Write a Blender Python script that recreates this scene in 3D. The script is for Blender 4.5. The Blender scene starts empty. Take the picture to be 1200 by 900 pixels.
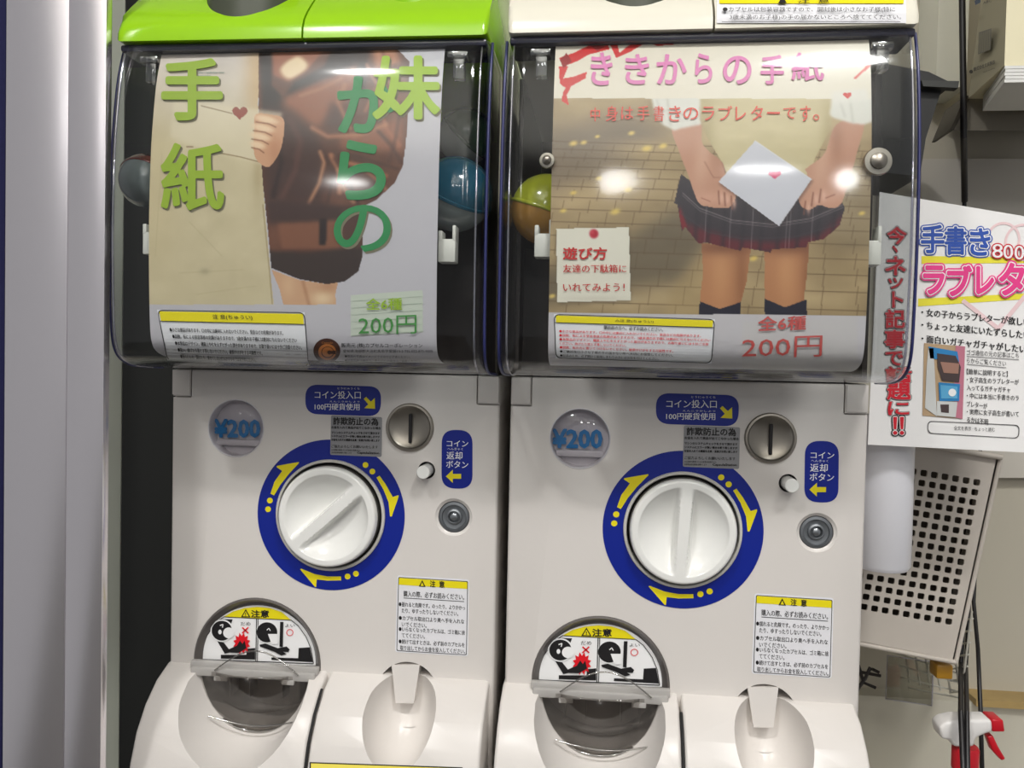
import bpy, bmesh, math, random
import numpy as np
from mathutils import Vector, Matrix
from mathutils.geometry import tessellate_polygon

random.seed(7); rng = np.random.default_rng(7)
SC = bpy.context.scene
COL = SC.collection
K = 1.10                                   # height of the knob axis above the floor
# ------------------------------------------------------------------ camera, world, lights, exposure
CAMP = np.array([0.0835, -0.7037, 0.1354 + K])
YAW, PITCH, ROLL, F = math.radians(-6.3), math.radians(-1.47), math.radians(1.18), 985.0
def _basis():
    cy, sy, cp, sp, cr, sr = math.cos(YAW), math.sin(YAW), math.cos(PITCH), math.sin(PITCH), math.cos(ROLL), math.sin(ROLL)
    fw = np.array([sy * cp, cy * cp, sp]); rt = np.array([cy, -sy, 0.0]); up = np.cross(rt, fw)
    return cr * rt + sr * up, -sr * rt + cr * up, fw
RT, UP, FW = _basis()
cam = bpy.data.objects.new('camera', bpy.data.cameras.new('camera')); COL.objects.link(cam)
cam.matrix_world = Matrix(((RT[0], UP[0], -FW[0], CAMP[0]), (RT[1], UP[1], -FW[1], CAMP[1]), (RT[2], UP[2], -FW[2], CAMP[2]), (0, 0, 0, 1)))
cam.data.sensor_width = 36; cam.data.lens = F * 36 / 1200; cam.data.clip_start = 0.02
SC.camera = cam
SC.view_settings.view_transform = 'Standard'; SC.view_settings.look = 'None'
SC.view_settings.gamma = 1; SC.view_settings.use_curve_mapping = False
SC.view_settings.exposure = 0.0
W = bpy.data.worlds.new('shop'); SC.world = W; W.use_nodes = True
W.node_tree.nodes['Background'].inputs[0].default_value = (0.93, 0.93, 0.95, 1)
W.node_tree.nodes['Background'].inputs[1].default_value = 0.32
def lamp(loc, aim, sx, sy, power, col=(1, 0.985, 0.965)):
    d = bpy.data.lights.new('ceiling_or_fill_lamp', 'AREA'); d.shape = 'ELLIPSE'; d.size = sx; d.size_y = sy
    d.energy = power; d.color = col
    o = bpy.data.objects.new('ceiling_or_fill_lamp', d); COL.objects.link(o); o.location = loc
    o.rotation_euler = (Vector(aim) - Vector(loc)).to_track_quat('-Z', 'Y').to_euler()
    return o
lamp((-0.52, -1.25, 2.62), (-0.52, -1.25, 0), 0.16, 0.10, 15)
lamp((0.66, -1.20, 2.62), (0.66, -1.20, 0), 0.40, 0.30, 21)
lamp((-1.45, -4.6, 2.62), (-1.45, -4.6, 0), 0.24, 0.24, 10)
lamp((0.90, -4.1, 2.62), (0.90, -4.1, 0), 0.34, 0.2, 12)
lamp((0.10, -4.1, 2.50), (0.10, -2.0, 1.2), 0.26, 0.26, 5)
lamp((1.50, -4.0, 2.50), (0.80, -2.0, 1.2), 0.2, 0.2, 4)
lamp((0.0, -2.6, 2.30), (0.0, -2.6, 5), 2.6, 2.4, 60)           # added unseen fill, brightens the ceiling that the post reflects

# ------------------------------------------------------------------ photo pixel <-> space (authoring helpers)
def ray(px, py):
    d = FW + RT * ((px - 600) / F) - UP * ((py - 450) / F)
    return d
def S(px, py, y):                          # the point on the plane y=const that the photo shows at px,py
    d = ray(px, py); t = (y - CAMP[1]) / d[1]
    return CAMP + d * t
def proj(P):
    D = np.asarray(P, float) - CAMP; z = D @ FW
    return 600 + F * (D @ RT) / z, 450 - F * (D @ UP) / z
M1O = np.array([-0.15, 0.0003, K]); M1A = math.radians(0.58)
M2O = np.array([0.15, 0.0, K])
def LM(px, py, h=0.0):                     # px on machine 1 -> machine-local (u, v) at depth h in front of its face
    ex = np.array([math.cos(M1A), math.sin(M1A), 0]); ny = np.array([-math.sin(M1A), math.cos(M1A), 0])
    o = M1O - ny * h; d = ray(px, py); t = ((o - CAMP) @ ny) / (d @ ny); p = CAMP + d * t - M1O
    return p @ ex, p[2]

# ------------------------------------------------------------------ materials
def lin(c):
    c = c / 255.0
    return c / 12.92 if c <= 0.04045 else ((c + 0.055) / 1.055) ** 2.4
def rgb(r, g, b): return (lin(r), lin(g), lin(b), 1.0)
MATS = {}
def mat(name, col=(200, 200, 200), rough=0.5, metal=0.0, spec=0.5, bump=0.0, bscale=60.0, var=0.0, vscale=8.0, coat=0.0, attr=None, alpha=1.0, emit=0.0, stretch=None):
    if name in MATS: return MATS[name]
    m = bpy.data.materials.new(name); m.use_nodes = True; nt = m.node_tree; b = nt.nodes['Principled BSDF']
    b.inputs['Base Color'].default_value = rgb(*col); b.inputs['Roughness'].default_value = rough
    b.inputs['Metallic'].default_value = metal; b.inputs['Specular IOR Level'].default_value = spec
    b.inputs['Coat Weight'].default_value = coat; b.inputs['Coat Roughness'].default_value = 0.08
    b.inputs['Alpha'].default_value = alpha
    tc = nt.nodes.new('ShaderNodeTexCoord')
    src = tc.outputs['Object']
    if stretch:
        mp = nt.nodes.new('ShaderNodeMapping'); mp.inputs['Scale'].default_value = stretch
        nt.links.new(src, mp.inputs[0]); src = mp.outputs[0]
    if attr:
        a = nt.nodes.new('ShaderNodeVertexColor'); a.layer_name = attr
        nt.links.new(a.outputs[0], b.inputs['Base Color'])
    elif var > 0:
        n = nt.nodes.new('ShaderNodeTexNoise'); n.inputs['Scale'].default_value = vscale; n.inputs['Detail'].default_value = 5
        r = nt.nodes.new('ShaderNodeMixRGB'); c = rgb(*col)
        r.inputs[1].default_value = tuple(x * (1 - var) for x in c[:3]) + (1,); r.inputs[2].default_value = tuple(min(1, x * (1 + var)) for x in c[:3]) + (1,)
        nt.links.new(src, n.inputs['Vector']); nt.links.new(n.outputs[0], r.inputs[0]); nt.links.new(r.outputs[0], b.inputs['Base Color'])
    if bump > 0:
        n2 = nt.nodes.new('ShaderNodeTexNoise'); n2.inputs['Scale'].default_value = bscale; n2.inputs['Detail'].default_value = 3
        bp = nt.nodes.new('ShaderNodeBump'); bp.inputs['Strength'].default_value = bump; bp.inputs['Distance'].default_value = 0.001
        nt.links.new(src, n2.inputs['Vector']); nt.links.new(n2.outputs[0], bp.inputs['Height']); nt.links.new(bp.outputs[0], b.inputs['Normal'])
    MATS[name] = m; return m
def clear(name, tint=(250, 250, 250), rough=0.03, base=0.05, gain=0.9, bump=0.0, bscale=12.0):
    if name in MATS: return MATS[name]
    m = bpy.data.materials.new(name); m.use_nodes = True; nt = m.node_tree; nt.nodes.clear()
    o = nt.nodes.new('ShaderNodeOutputMaterial'); t = nt.nodes.new('ShaderNodeBsdfTransparent'); g = nt.nodes.new('ShaderNodeBsdfGlossy')
    mx = nt.nodes.new('ShaderNodeMixShader'); lw = nt.nodes.new('ShaderNodeLayerWeight'); pw = nt.nodes.new('ShaderNodeMath'); ma = nt.nodes.new('ShaderNodeMath')
    t.inputs[0].default_value = rgb(*tint); g.inputs['Roughness'].default_value = rough; g.inputs[0].default_value = (1, 1, 1, 1)
    lw.inputs[0].default_value = 0.5; pw.operation = 'POWER'; pw.inputs[1].default_value = 4.0
    ma.operation = 'MULTIPLY_ADD'; ma.inputs[1].default_value = gain; ma.inputs[2].default_value = base; ma.use_clamp = True
    nt.links.new(lw.outputs['Facing'], pw.inputs[0]); nt.links.new(pw.outputs[0], ma.inputs[0]); nt.links.new(ma.outputs[0], mx.inputs[0])
    nt.links.new(t.outputs[0], mx.inputs[1]); nt.links.new(g.outputs[0], mx.inputs[2]); nt.links.new(mx.outputs[0], o.inputs[0])
    if bump > 0:
        tc = nt.nodes.new('ShaderNodeTexCoord'); n2 = nt.nodes.new('ShaderNodeTexNoise'); n2.inputs['Scale'].default_value = bscale; n2.inputs['Detail'].default_value = 3
        bp = nt.nodes.new('ShaderNodeBump'); bp.inputs['Strength'].default_value = bump; bp.inputs['Distance'].default_value = 0.002
        nt.links.new(tc.outputs['Object'], n2.inputs['Vector']); nt.links.new(n2.outputs[0], bp.inputs['Height']); nt.links.new(bp.outputs[0], g.inputs['Normal'])
    MATS[name] = m; return m

WHITE = mat('white_plastic', (220, 215, 210), 0.32, bump=0.05, bscale=300, var=0.03, vscale=9)
KNOBW = mat('knob_plastic', (236, 236, 232), 0.16, spec=0.6)
BEZEL = mat('bezel_plastic', (205, 203, 196), 0.3)
DARKGAP = mat('dark_gap', (60, 58, 54), 0.5)
BLUE = mat('blue_print', (4, 32, 140), 0.35, var=0.04)
YEL = mat('yellow_print', (238, 222, 20), 0.4)
WPRINT = mat('white_print', (245, 245, 245), 0.4)
BLACK = mat('black_print', (22, 20, 22), 0.5)
DGREY = mat('dark_grey_print', (60, 58, 60), 0.5)
STICK = mat('white_sticker', (232, 232, 236), 0.4)
SILVER = mat('silver_sticker', (150, 150, 152), 0.4, metal=0.3)
RED = mat('red_print', (226, 20, 36), 0.4)
PRICEBLUE = mat('price_blue', (24, 122, 186), 0.4)
METAL = mat('coin_plate_metal', (158, 152, 142), 0.36, metal=0.95, bump=0.03, bscale=200)
METALD = mat('coin_rim_metal', (118, 112, 104), 0.38, metal=0.9)
LOCKM = mat('lock_metal', (132, 136, 140), 0.4, metal=0.8)
LOCKL = mat('lock_metal_light', (160, 164, 168), 0.28, metal=0.9)
OUTG = mat('outlet_grey', (96, 91, 88), 0.3)
PLATE = mat('window_plate', (208, 205, 208), 0.4)
CLEAR = clear('clear_hood', (249, 250, 250), 0.075, 0.016, 0.70, bump=0.10, bscale=9)
CLEAR2 = clear('clear_flap', (222, 220, 218), 0.05, 0.05, 0.8)
LENS = clear('clear_lens', (238, 236, 238), 0.06, 0.03, 0.8)
RIM = mat('blue_rim', (44, 48, 98), 0.3)
RAIL = mat('smoky_rail', (52, 52, 66), 0.22)
BIN = mat('bin_brown', (44, 35, 32), 0.45, var=0.25, vscale=14)
CLIP = mat('milky_clip', (214, 214, 206), 0.35)

# ------------------------------------------------------------------ object helpers
def tag(o, label=None, cat=None, group=None, kind=None):
    if label: o['label'] = label
    if cat: o['category'] = cat
    if group: o['group'] = group
    if kind: o['kind'] = kind
    return o
def empty(name, loc, rz=0.0):
    o = bpy.data.objects.new(name, None); COL.objects.link(o); o.location = loc; o.rotation_euler = (0, 0, rz); o.empty_display_size = 0.02
    return o
def link(name, me, mats, parent=None, smooth=None):
    if not isinstance(mats, (list, tuple)): mats = [mats]
    o = bpy.data.objects.new(name, me); COL.objects.link(o)
    me.materials.clear()
    for m in mats: me.materials.append(m)
    if smooth is not None:
        me.shade_smooth(); me.set_sharp_from_angle(angle=math.radians(smooth))
    if parent: o.parent = parent
    return o
def from_pd(name, verts, faces, mats, parent=None, smooth=None, mi=None):
    me = bpy.data.meshes.new(name); me.from_pydata([tuple(map(float, v)) for v in verts], [], [tuple(f) for f in faces])
    me.update(); o = link(name, me, mats, parent, smooth)
    if mi is not None: me.polygons.foreach_set('material_index', mi); me.update()
    return o
def from_bm(name, bm, mats, parent=None, smooth=None):
    bmesh.ops.recalc_face_normals(bm, faces=bm.faces)
    me = bpy.data.meshes.new(name); bm.to_mesh(me); bm.free(); return link(name, me, mats, parent, smooth)
def bx(bm, x0, x1, y0, y1, z0, z1, bev=0.0, seg=2):
    r = bmesh.ops.create_cube(bm, size=1); vs = r['verts']
    for v in vs: v.co = Vector(((x0 + x1) / 2 + v.co.x * (x1 - x0), (y0 + y1) / 2 + v.co.y * (y1 - y0), (z0 + z1) / 2 + v.co.z * (z1 - z0)))
    if bev > 0:
        es = list({e for v in vs for e in v.link_edges}); bmesh.ops.bevel(bm, geom=es, offset=bev, segments=seg, affect='EDGES', profile=0.5)
def box(name, x0, x1, y0, y1, z0, z1, m, parent=None, bev=0.0, seg=2):
    bm = bmesh.new(); bx(bm, x0, x1, y0, y1, z0, z1, bev, seg); return from_bm(name, bm, m, parent, 35)
def lathe_pts(bm, prof, cx, cz, n=64, axis='Y', a0=0.0, a1=2 * math.pi, cy=0.0, caps=True):
    """prof: list of (radius, along). axis Y: circle in xz; axis Z: circle in xy."""
    full = abs(a1 - a0 - 2 * math.pi) < 1e-6; rows = []
    k = n if full else n + 1
    for r, t in prof:
        row = []
        if r < 1e-6:
            p = (cx, t, cz) if axis == 'Y' else (cx, cz, t); v = bm.verts.new(p); row = [v] * k
        else:
            for i in range(k):
                a = a0 + (a1 - a0) * i / n
                p = (cx + r * math.cos(a), t, cz + r * math.sin(a)) if axis == 'Y' else (cx + r * math.cos(a), cz + r * math.sin(a), t)
                row.append(bm.verts.new(p))
        rows.append(row)
    for A, B in zip(rows, rows[1:]):
        for i in range(n if full else n):
            j = (i + 1) % k
            q = []
            for v in (A[i], A[j], B[j], B[i]):
                if v not in q: q.append(v)
            if len(q) >= 3:
                try: bm.faces.new(q)
                except ValueError: pass
def lathe(name, prof, cx, cz, m, parent=None, n=64, axis='Y', smooth=35, **k):
    bm = bmesh.new(); lathe_pts(bm, prof, cx, cz, n, axis, **k); return from_bm(name, bm, m, parent, smooth)
def tube_bm(bm, pts, r, n=8, closed=False):
    pts = [Vector(p) for p in pts]; rings = []; prev = None
    for i, p in enumerate(pts):
        a = pts[i - 1] if i or closed else p; b = pts[(i + 1) % len(pts)] if i < len(pts) - 1 or closed else p
        t = (b - a).normalized()
        if prev is None: u = t.orthogonal().normalized()
        else: u = (prev - t * prev.dot(t)).normalized()
        prev = u; w = t.cross(u); rr = r[i] if isinstance(r, (list, tuple)) else r
        rings.append([bm.verts.new(p + (u * math.cos(2 * math.pi * k / n) + w * math.sin(2 * math.pi * k / n)) * rr) for k in range(n)])
    m = len(rings)
    for i in range(m if closed else m - 1):
        A, B = rings[i], rings[(i + 1) % m]
        for k in range(n): bm.faces.new((A[k], A[(k + 1) % n], B[(k + 1) % n], B[k]))
    if not closed: bm.faces.new(rings[0][::-1]); bm.faces.new(rings[-1])
def tube(name, pts, r, m, parent=None, n=8, closed=False):
    bm = bmesh.new(); tube_bm(bm, pts, r, n, closed); return from_bm(name, bm, m, parent, 50)
def boolean(o, cutters, op='DIFFERENCE', selfcut=False):
    """apply boolean cuts of temporary cutter objects"""
    mods = []
    for c in cutters:
        c.parent = o.parent
        md = o.modifiers.new('b', 'BOOLEAN'); md.object = c; md.operation = op; md.solver = 'EXACT'; md.use_self = selfcut
    dg = bpy.context.evaluated_depsgraph_get(); dg.update()
    me = bpy.data.meshes.new_from_object(o.evaluated_get(dg)); o.modifiers.clear()
    old = o.data; nm = old.name; o.data = me; bpy.data.meshes.remove(old); me.name = nm
    for c in cutters:
        d = c.data; bpy.data.objects.remove(c); bpy.data.meshes.remove(d)
    return o
def smooth_it(o, ang=30): o.data.shade_smooth(); o.data.set_sharp_from_angle(angle=math.radians(ang))
def extrude_profile(bm, prof, x0, x1, bev=0.0):
    """prof: closed list of (y,z) -> prism along x"""
    A = [bm.verts.new((x0, y, z)) for y, z in prof]; B = [bm.verts.new((x1, y, z)) for y, z in prof]; n = len(prof)
    for i in range(n): bm.faces.new((A[i], A[(i + 1) % n], B[(i + 1) % n], B[i]))
    fa = bm.faces.new(A[::-1]); fb = bm.faces.new(B)
    if bev > 0: bmesh.ops.bevel(bm, geom=list(fa.edges) + list(fb.edges), offset=bev, segments=3, affect='EDGES', profile=0.5, clamp_overlap=True)
def ellipsoid(c, r, tilt=0.0, seg=48, top=None):
    bm = bmesh.new(); bmesh.ops.create_uvsphere(bm, u_segments=seg, v_segments=seg // 2, radius=1)
    for v in bm.verts:
        x, y, z = v.co.x * r[0], v.co.y * r[1], v.co.z * r[2]
        v.co = Vector((c[0] + x, c[1] + y * math.cos(tilt) - z * math.sin(tilt), c[2] + y * math.sin(tilt) + z * math.cos(tilt)))
    if top is not None:
        bmesh.ops.bisect_plane(bm, geom=bm.verts[:] + bm.edges[:] + bm.faces[:], plane_co=(0, 0, top), plane_no=(0, 0, 1), clear_outer=True)
        bmesh.ops.holes_fill(bm, edges=[e for e in bm.edges if e.is_boundary]); bmesh.ops.recalc_face_normals(bm, faces=bm.faces)
    me = bpy.data.meshes.new('cut'); bm.to_mesh(me); bm.free(); o = bpy.data.objects.new('cut', me); COL.objects.link(o); return o
def cutcyl(cx, cz, r, y0, y1, n=64, axis='Y'):
    bm = bmesh.new()
    lathe_pts(bm, [(0, y0), (r, y0), (r, y1), (0, y1)], cx, cz, n, axis)
    bmesh.ops.recalc_face_normals(bm, faces=bm.faces)
    me = bpy.data.meshes.new('cut'); bm.to_mesh(me); bm.free(); o = bpy.data.objects.new('cut', me); COL.objects.link(o); return o
def cutbox(*a):
    bm = bmesh.new(); bx(bm, *a); me = bpy.data.meshes.new('cut'); bm.to_mesh(me); bm.free(); o = bpy.data.objects.new('cut', me); COL.objects.link(o); return o

# ------------------------------------------------------------------ text and flat print
_tc = {}
def glyphs(s, off=0.0):
    res = 6 if len(s) == 1 else 2
    key = (s, off)
    if key in _tc: return _tc[key]
    c = bpy.data.curves.new('t', 'FONT'); c.body = s; c.resolution_u = res; c.offset = off
    o = bpy.data.objects.new('t', c); COL.objects.link(o)
    me = bpy.data.meshes.new_from_object(o.evaluated_get(bpy.context.evaluated_depsgraph_get()))
    v = np.array([p.co[:2] for p in me.vertices]); f = [tuple(p.vertices) for p in me.polygons]
    bpy.data.objects.remove(o); bpy.data.curves.remove(c); bpy.data.meshes.remove(me)
    lo, hi = v.min(0), v.max(0); v = (v - lo) / np.maximum(hi - lo, 1e-6)
    _tc[key] = (v, f); return _tc[key]
def arc_pts(cx, cy, r, a0, a1, n=24, ry=None):
    ry = r if ry is None else ry
    return [(cx + r * math.cos(math.radians(a0 + (a1 - a0) * i / n)), cy - ry * math.sin(math.radians(a0 + (a1 - a0) * i / n))) for i in range(n + 1)]
def circ(cx, cy, r, n=24, ry=None): return arc_pts(cx, cy, r, 0, 360, n, ry)[:-1]
def rrect(q, r, n=5):
    """rounded quad through four corner pixels tl,tr,br,bl"""
    q = [np.array(p, float) for p in q]; out = []
    for i in range(4):
        p = q[i]; a = q[i - 1] - p; b = q[(i + 1) % 4] - p; a /= np.linalg.norm(a); b /= np.linalg.norm(b)
        for k in range(n + 1):
            t = k / n; out.append(tuple((1 - t) ** 2 * (p + a * r) + 2 * t * (1 - t) * p + t * t * (p + b * r)))
    return out
class Print:
    """flat print: polygons and lettering in photo pixels, carried onto a surface by fn(px,py,lift)"""
    def __init__(s, fn, step=0.00025, maxlen=0): s.fn = lambda x, y, l: (x, y, l); s.map = fn; s.v = []; s.f = []; s.mi = []; s.m = []; s.step = step; s.maxlen = maxlen
    def _m(s, m):
        if m not in s.m: s.m.append(m)
        return s.m.index(m)
    def poly(s, pts, m, L=0):
        b = len(s.v); s.v += [s.fn(x, y, s.step * (L + 1)) for x, y in pts]
        for t in tessellate_polygon([[Vector((x, y, 0)) for x, y in pts]]): s.f.append(tuple(b + i for i in t)); s.mi.append(s._m(m))
    def ring(s, outer, inner, m, L=0):
        b = len(s.v); n = len(outer); s.v += [s.fn(x, y, s.step * (L + 1)) for x, y in outer + inner]
        for i in range(n): j = (i + 1) % n; s.f.append((b + i, b + j, b + n + j, b + n + i)); s.mi.append(s._m(m))
    def frame(s, q, r, w, m, L=0):
        c = np.mean(np.array(q, float), 0); o = rrect(q, r)
        inn = []
        for x, y in o:
            d = np.array([x, y]) - c; h = np.array([w * np.sign(d[0]), w * np.sign(d[1])]); inn.append(tuple(np.array([x, y]) - h))
        s.ring(o, inn, m, L)
    def line(s, a, b, w, m, L=0):
        a = np.array(a, float); b = np.array(b, float); d = (b - a) / np.linalg.norm(b - a); n = np.array([-d[1], d[0]]) * w / 2
        s.poly([tuple(a + n), tuple(b + n), tuple(b - n), tuple(a - n)], m, L)
    def text(s, t, q, m, L=1, bold=0.0):
        """q: (x0,y0,x1,y1) or 4 corners tl,tr,br,bl"""
        if bold > 0:                       # heavier strokes: the same flat glyphs set again around themselves
            ys = [p[1] for p in q] if isinstance(q[0], (tuple, list)) else [q[1], q[3]]
            r = bold * (max(ys) - min(ys)) * (1.0 if bold >= 0.02 else 0.8); n = 16 if bold >= 0.06 else 8 if bold >= 0.02 else 2
            if not isinstance(q[0], (tuple, list)): q = [(q[0], q[1]), (q[2], q[1]), (q[2], q[3]), (q[0], q[3])]
            for i in range(n):
                dx, dy = r * math.cos(2 * math.pi * i / n), (r * math.sin(2 * math.pi * i / n) if n > 2 else 0)
                s.text(t, [(x + dx, y + dy) for x, y in q], m, L + 0.03 * i, 0)
            return
        v, f = glyphs(t, 0.0)
        if len(q) == 4 and not isinstance(q[0], (tuple, list)): x0, y0, x1, y1 = q; q = [(x0, y0), (x1, y0), (x1, y1), (x0, y1)]
        tl, tr, br, bl = [np.array(p, float) for p in q]; b = len(s.v)
        for u, w in v:
            p = (bl * (1 - u) + br * u) * (1 - w) + (tl * (1 - u) + tr * u) * w
            s.v.append(s.fn(p[0], p[1], s.step * (L + 1)))
        k = s._m(m)
        for ff in f: s.f.append(tuple(b + i for i in ff)); s.mi.append(k)
    def build(s, name, parent=None):
        if s.maxlen:                       # follow a curved sheet: split long triangles
            V = list(s.v); F_ = []; MI = []; cache = {}; todo = []
            for f, k in zip(s.f, s.mi):
                for i in range(1, len(f) - 1): todo.append((f[0], f[i], f[i + 1], k))
            while todo:
                a, b, c, k = todo.pop(); L = [(abs(V[p][1] - V[q][1]), p, q, r) for p, q, r in ((a, b, c), (b, c, a), (c, a, b))]
                m_ = max(L)
                if m_[0] <= s.maxlen: F_.append((a, b, c)); MI.append(k); continue
                _, p, q, r = m_; key = (min(p, q), max(p, q))
                if key not in cache: V.append(tuple((np.array(V[p]) + np.array(V[q])) / 2)); cache[key] = len(V) - 1
                n_ = cache[key]; todo += [(p, n_, r, k), (n_, q, r, k)]
            s.v, s.f, s.mi = V, F_, MI
        s.v = [s.map(*v) for v in s.v]
        return from_pd(name, s.v, s.f, s.m, parent, None, s.mi)

# ------------------------------------------------------------------ hood profile (local, z from knob axis)
_P = [(0.0, 0.1250), (0.030, 0.1252), (0.060, 0.1258), (0.080, 0.1275), (0.094, 0.1318), (0.102, 0.1385), (0.1065, 0.1500), (0.1085, 0.172), (0.110, 0.21), (0.110, 0.25), (0.108, 0.295), (0.103, 0.335), (0.0985, 0.355), (0.093, 0.372)]
def catmull(P, k=6):
    P = [np.array(p, float) for p in P]; out = []
    for i in range(len(P) - 1):
        p0 = P[max(i - 1, 0)]; p1 = P[i]; p2 = P[i + 1]; p3 = P[min(i + 2, len(P) - 1)]
        for j in range(k):
            t = j / k; out.append(0.5 * ((2 * p1) + (-p0 + p2) * t + (2 * p0 - 5 * p1 + 4 * p2 - p3) * t * t + (-p0 + 3 * p1 - 3 * p2 + p3) * t ** 3))
    out.append(P[-1]); return np.array(out)
PROF = catmull(_P)
PROF[:, 1] = np.maximum.accumulate(PROF[:, 1] + np.arange(len(PROF)) * 1e-7)
def offset_prof(d):
    T = np.gradient(PROF, axis=0); N = np.stack([T[:, 1], -T[:, 0]], 1); N /= np.linalg.norm(N, axis=1)[:, None]
    Q = PROF - N * d; Q[:, 1] = np.maximum.accumulate(Q[:, 1]); return Q
_oc = {}
def cast_hood(px, py, d, O):
    """point on the sheet lying d inside the hood of the machine whose knob axis is at O -> local coords"""
    d = round(d, 6)
    if d not in _oc: _oc[d] = offset_prof(d)
    Q = _oc[d]; r = ray(px, py); lo, hi = 0.3, 1.0
    for _ in range(34):
        t = (lo + hi) / 2; p = CAMP + r * t - O
        g = np.interp(p[2], Q[:, 1], Q[:, 0])
        if p[1] + g < 0: lo = t
        else: hi = t
    return CAMP + r * hi - O

# ================================================================== THE SETTING
WB = 0.36
wallm = mat('wall_paint', (196, 190, 174), 0.6, var=0.08, vscale=3, bump=0.1, bscale=40)
tag(box('wall_back', -1.6, 1.9, WB, WB + 0.08, 0, 2.75, wallm), kind='structure')
tag(box('floor', -1.6, 1.9, -5.2, WB + 0.08, -0.05, 0, mat('floor_vinyl', (52, 48, 44), 0.45, var=0.12, vscale=5)), kind='structure')
tag(box('ceiling', -1.6, 1.9, -5.2, WB + 0.08, 2.75, 2.8, mat('ceiling_board', (225, 222, 215), 0.7, bump=0.2, bscale=30)), kind='structure')
# white pilaster strip at the right, low ledge trim
a = S(1100, 0, 0.30); b = S(1128, 100, 0.30)
tag(box('trim_1', a[0], b[0] + 0.004, 0.30, WB, b[2] - 0.002, 2.75, mat('trim_white', (238, 238, 226), 0.5)), kind='structure')
a = S(1142, 823, 0.33); b = S(1230, 828, 0.33)
tag(box('baseboard_back', 0.30, 1.9, 0.335, WB, 0.0, S(1160, 824, 0.335)[2], mat('dado_white', (204, 200, 186), 0.5, var=0.06)), kind='structure')
o = box('trim_2', a[0], 1.9, 0.325, WB, a[2] - 0.003, a[2] + 0.005, mat('trim_tan', (176, 150, 98), 0.5, var=0.25, vscale=30)); tag(o, kind='structure')

# satin metal-like partition post at the left
a = S(5, 450, -0.06); b = S(121, 450, -0.06)
POSTM = mat('post_satin', (228, 224, 228), 0.26, metal=0.9, bump=0.05, bscale=40, stretch=(1, 1, 0.05))
a = S(5, 450, -0.11); b = S(121, 450, -0.11)
post = empty('partition_post', ((a[0] + b[0]) / 2, 0, 0)); tag(post, 'pale satin partition post with faint vertical seams, left of the green-lidded machine', 'post')
w = b[0] - a[0]
box('post_panel', -w / 2, w * 0.1285, -0.11, -0.102, 0, 2.75, POSTM, post, 0.0006)
box('post_panel', w * 0.130, w / 2, -0.1098, -0.102, 0, 2.75, POSTM, post, 0.0006)
o = box('blue_curtain', S(-60, 450, 0.0)[0], S(6, 450, 0.0)[0] - 0.001, 0.0, 0.03, 0.0, 2.3, mat('navy_cloth', (24, 24, 72), 0.9, bump=0.6, bscale=250), None, 0.004)
tag(o, 'dark navy cloth edge showing at the far left behind the pale post', 'curtain')
# pale strip of board; added dark sheet with the gap's shade in its colour
x0 = S(100, 450, 0.20)[0]; x1 = S(145, 450, 0.20)[0]
o = box('pale_side_board', x0, x1, 0.196, 0.203, 0.0, 2.2, mat('pale_board', (196, 200, 186), 0.5), None, 0.002); tag(o, 'narrow pale grey-green board between the pale post and the dark shade sheet', 'board')
o = box('gap_shade_sheet', x1 + 0.0005, -0.2975, 0.195, 0.203, 0.0, 2.0, mat('gap_shade', (30, 31, 28), 0.6, var=0.1), None, 0.002); tag(o, 'dark sheet left of the green-lidded machine, shade of the gap put into its colour', 'board')

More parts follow.
